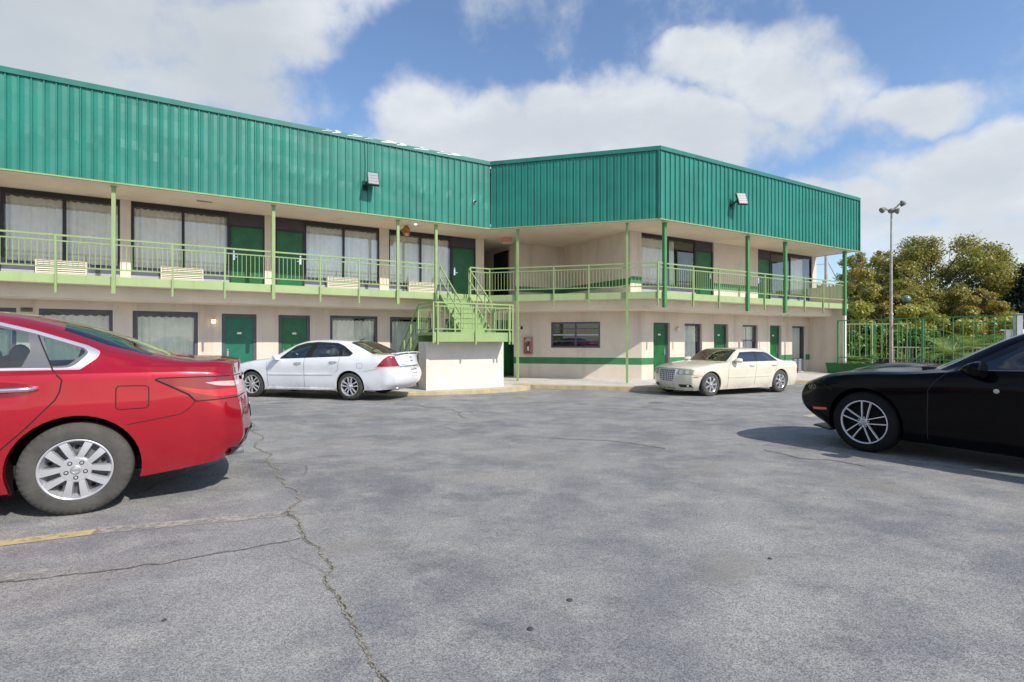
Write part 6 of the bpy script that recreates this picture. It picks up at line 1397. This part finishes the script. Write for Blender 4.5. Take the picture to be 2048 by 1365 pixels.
# ================================================================== black coupe, front axle at x = 0
PB = carpaint('black_car_paint', (.0022,.0022,.0032), 0., .16, dirt=.006, coat=.10, spec=.10)
loc, rz = place((4.223,6.208), -60, .945, 0, 1.0)
car = Car('parked_car', 'glossy black coupe in the shade at the right edge, only its front half in view', loc, rz, 1.0, PB, 1.3); car.glass = 'carglass'
cols = [
 [(.46,.66,.20),(.68,.74,.34),(.835,.765,.50),(.85,.77,.62)]+[(.815,.755,.735),(.83,.68,.765),(.85,.58,.785),(.90,.32,.805),(.92,0,.81)],
 [(.40,.85,.19),(.47,.885,.34),(.52,.905,.55),(.52,.90,.82)]+[(.50,.87,.862),(.50,.79,.892),(.51,.69,.905),(.53,.36,.918),(.54,0,.925)],
 S(.08,.95,.20,.925)+[(.08,.92,.925),(.08,.83,.957),(.08,.71,.970),(.09,.37,1.0),(.10,0,1.005)],
 S(-.42,.958,.20,.955)+[(-.42,.93,.955),(-.42,.84,.982),(-.40,.75,.995),(-.34,.39,1.03),(-.31,0,1.035)],
 S(-.82,.96,.20,1.0)+[(-.82,.925,1.0),(-.78,.82,1.015),(-.69,.755,1.022),(-.53,.40,1.045),(-.46,0,1.05)],
 S(-1.5,.96,.20,1.045)+[(-1.50,.925,1.045),(-1.47,.71,1.385),(-1.46,.62,1.44),(-1.55,.34,1.47),(-1.58,0,1.475)],
 S(-2.1,.962,.20,1.055)+[(-2.1,.93,1.055),(-2.1,.69,1.40),(-2.1,.60,1.455),(-2.1,.33,1.485),(-2.1,0,1.49)],
 S(-2.6,.968,.20,1.07)+[(-2.6,.94,1.07),(-2.55,.71,1.35),(-2.6,.60,1.41),(-2.6,.33,1.445),(-2.6,0,1.45)],
 S(-3.1,.97,.21,1.09)+[(-3.1,.94,1.09),(-3.0,.80,1.19),(-3.08,.66,1.27),(-3.1,.35,1.30),(-3.1,0,1.305)],
 S(-3.5,.96,.22,1.10)+[(-3.5,.92,1.10),(-3.5,.85,1.125),(-3.5,.74,1.14),(-3.55,.38,1.15),(-3.58,0,1.15)],
 S(-3.85,.92,.25,1.09)+[(-3.85,.87,1.09),(-3.85,.80,1.11),(-3.85,.70,1.12),(-3.88,.36,1.13),(-3.9,0,1.13)],
 [(-3.98,.74,.28),(-4.06,.78,.44),(-4.06,.79,.62),(-4.03,.78,.9)]+[(-4.0,.77,1.07),(-4.01,.70,1.09),(-4.02,.6,1.10),(-4.06,.32,1.11),(-4.08,0,1.11)]]
car.shell(cols, (4,9), (4,), ws=(4,), bl=(7,8))
tB = car.tag('window_trim', MT['gloss_black']); tG = car.tag('side_window', MT['carglass'])
car.cut(roundpoly([(-.86,1.025),(-1.42,1.375),(-2.0,1.405),(-2.5,1.345),(-2.78,1.09)], .02), tB, cond=out)
car.cut(roundpoly([(-1.02,1.05),(-1.48,1.34),(-1.95,1.375),(-1.93,1.065)], .012), tG, cond=out, only={tB}); car.cut(roundpoly([(-2.05,1.07),(-2.07,1.37),(-2.47,1.325),(-2.68,1.10)], .02), tG, cond=out, only={tB})
t1 = car.tag('front_door', PB); th = car.tag('headlight', MT['lens_clear']); tam = car.tag('marker_light', MT['lens_amber']); tb = car.tag('front_bumper', PB); tgl = car.tag('grille', MT['gloss_black']); tt = car.tag('taillight', MT['lens_red'])
car.cut([(-.64,.26),(-.66,.80),(-.72,.90),(-.80,1.0),(-2.2,1.06),(-2.2,.26)], t1, cond=out, only={0}); car.cut(roundpoly([(.44,.487),(.665,.468),(.665,.435),(.44,.458)], .008), tam, cond=lambda c: abs(c.y) > .6)
car.cut([(-.74,.70),(-.74,.60),(.74,.60),(.74,.70)], tgl, 'front', cond=lambda c: c.x > .3); car.cut([(.40,.1),(.40,.56),(1.3,.58),(1.3,.1)], tb, only={0}); car.cut([(-.75,.98),(-.75,.86),(.75,.86),(.75,.98)], tt, 'front', cond=lambda c: c.x < -3)
car.arches((0,-2.95), .36, .415)
gp = MB()
for sg in (1,-1): car.ribbon([(-.64,.26),(-.66,.80),(-.72,.90),(-.83,1.01)], .008, sg=sg, mb=gp); car.ribbon([(-2.2,1.05),(-2.2,.26)], .008, sg=sg, mb=gp); car.ribbon([(.36,.72),(.50,.80),(.70,.82)], .006, sg=sg, mb=gp)
car.put(gp, 'panel_gap', mat('coupe_gap', (.012,.011,.010), .5))
# hood hump with scoops, chin lip, sill lip
mb = MB(); vs = []
for i in range(12):
    t = i/11; x = .45-.85*t
    for k in range(9): y = -.42+.84*k/8; h = .045*math.sin(math.pi*min(1,max(0,t*1.05)))**.5*(1-abs(y/.42)**4); zz = car.hit((x,y),'top')[0]; vs.append((x,y,(zz.z if zz else .95)+h+.002))
mb.add(vs, [(i*9+k, i*9+k+1, (i+1)*9+k+1, (i+1)*9+k) for i in range(11) for k in range(8)]); car.put(mb, 'hood_scoop', PB, smooth=True)
mb = MB(); mb.add([(.74,-.70,.20),(.74,.70,.20),(.44,.86,.19),(.44,-.86,.19),(.72,-.69,.22),(.72,.69,.22),(.44,.84,.21),(.44,-.84,.21)], [(3,2,1,0),(4,5,6,7),(0,1,5,4),(1,2,6,5),(2,3,7,6),(3,0,4,7)]); car.put(mb, 'chin_lip', 'trimblack')
for sg in (1,-1): car.put(car.ribbon([(-.9,1.028),(-2.7,1.085)], .012, sg=sg, depth=.006), 'window_moulding', 'trimgrey')
mb = MB(); mb.tube([(-.62,.62,1.035),(-.66,.35,1.085),(-.70,.05,1.11)], .011, 6); mb.tube([(-.55,.1,1.06),(-.60,-.2,1.10),(-.66,-.5,1.10)], .011, 6); mb.box((-.60,-.66,1.02),(-.48,.66,1.045)); car.put(mb, 'wiper', 'trimblack')
for sg in (1,-1):
    mb = MB(); car.ribbon([(.58,.735),(.615,.765),(.64,.735),(.615,.71)], .010, sg=sg, close=True, mb=mb, depth=.006); car.ribbon([(.655,.70),(.67,.78),(.685,.70)], .010, sg=sg, mb=mb, depth=.006); car.ribbon([(.70,.70),(.72,.765),(.735,.72)], .008, sg=sg, mb=mb, depth=.006)
    car.put(mb, 'fender_badge', MT['badge'] if 'badge' in MT else MT.setdefault('badge', mat('dull_badge', (.30,.29,.27), .35, metal=.7)))
car.finish(); car.mirror((-1.10,1.06,1.045), (.085,.115,.085)); car.handle(-1.88,-2.1,.90,.90,PB,.017)
for sg in (1,-1): y = abs(car.skin_y(-1.23,.83,sg) or .95); mb = MB(); mb.ball((-1.23,(y+.001)*sg,.835),(.024,.004,.024),12,7); car.put(mb, 'door_emblem', 'steel')
car.wheels((0,-2.95), .945, .364, .256, .25, dict(angles=[97,169,241,313,25], spokes=[(-38,-11.5,.011,.014),(38,11.5,.011,.014)], hub=.046, barrel='wellblack', y=(-.012,-.006), tyre='blacktyre', back='wellblack', rim=mat('machined_rim', (.74,.73,.74), .35, metal=.3), fill=True, lug0=97, cap='steel'))
car.underbody(.5,-3.8,.22); car.cabin(-1.1,-1.75,-2.55, zt=1.06, cloth='interior')
bpy.context.view_layer.update()
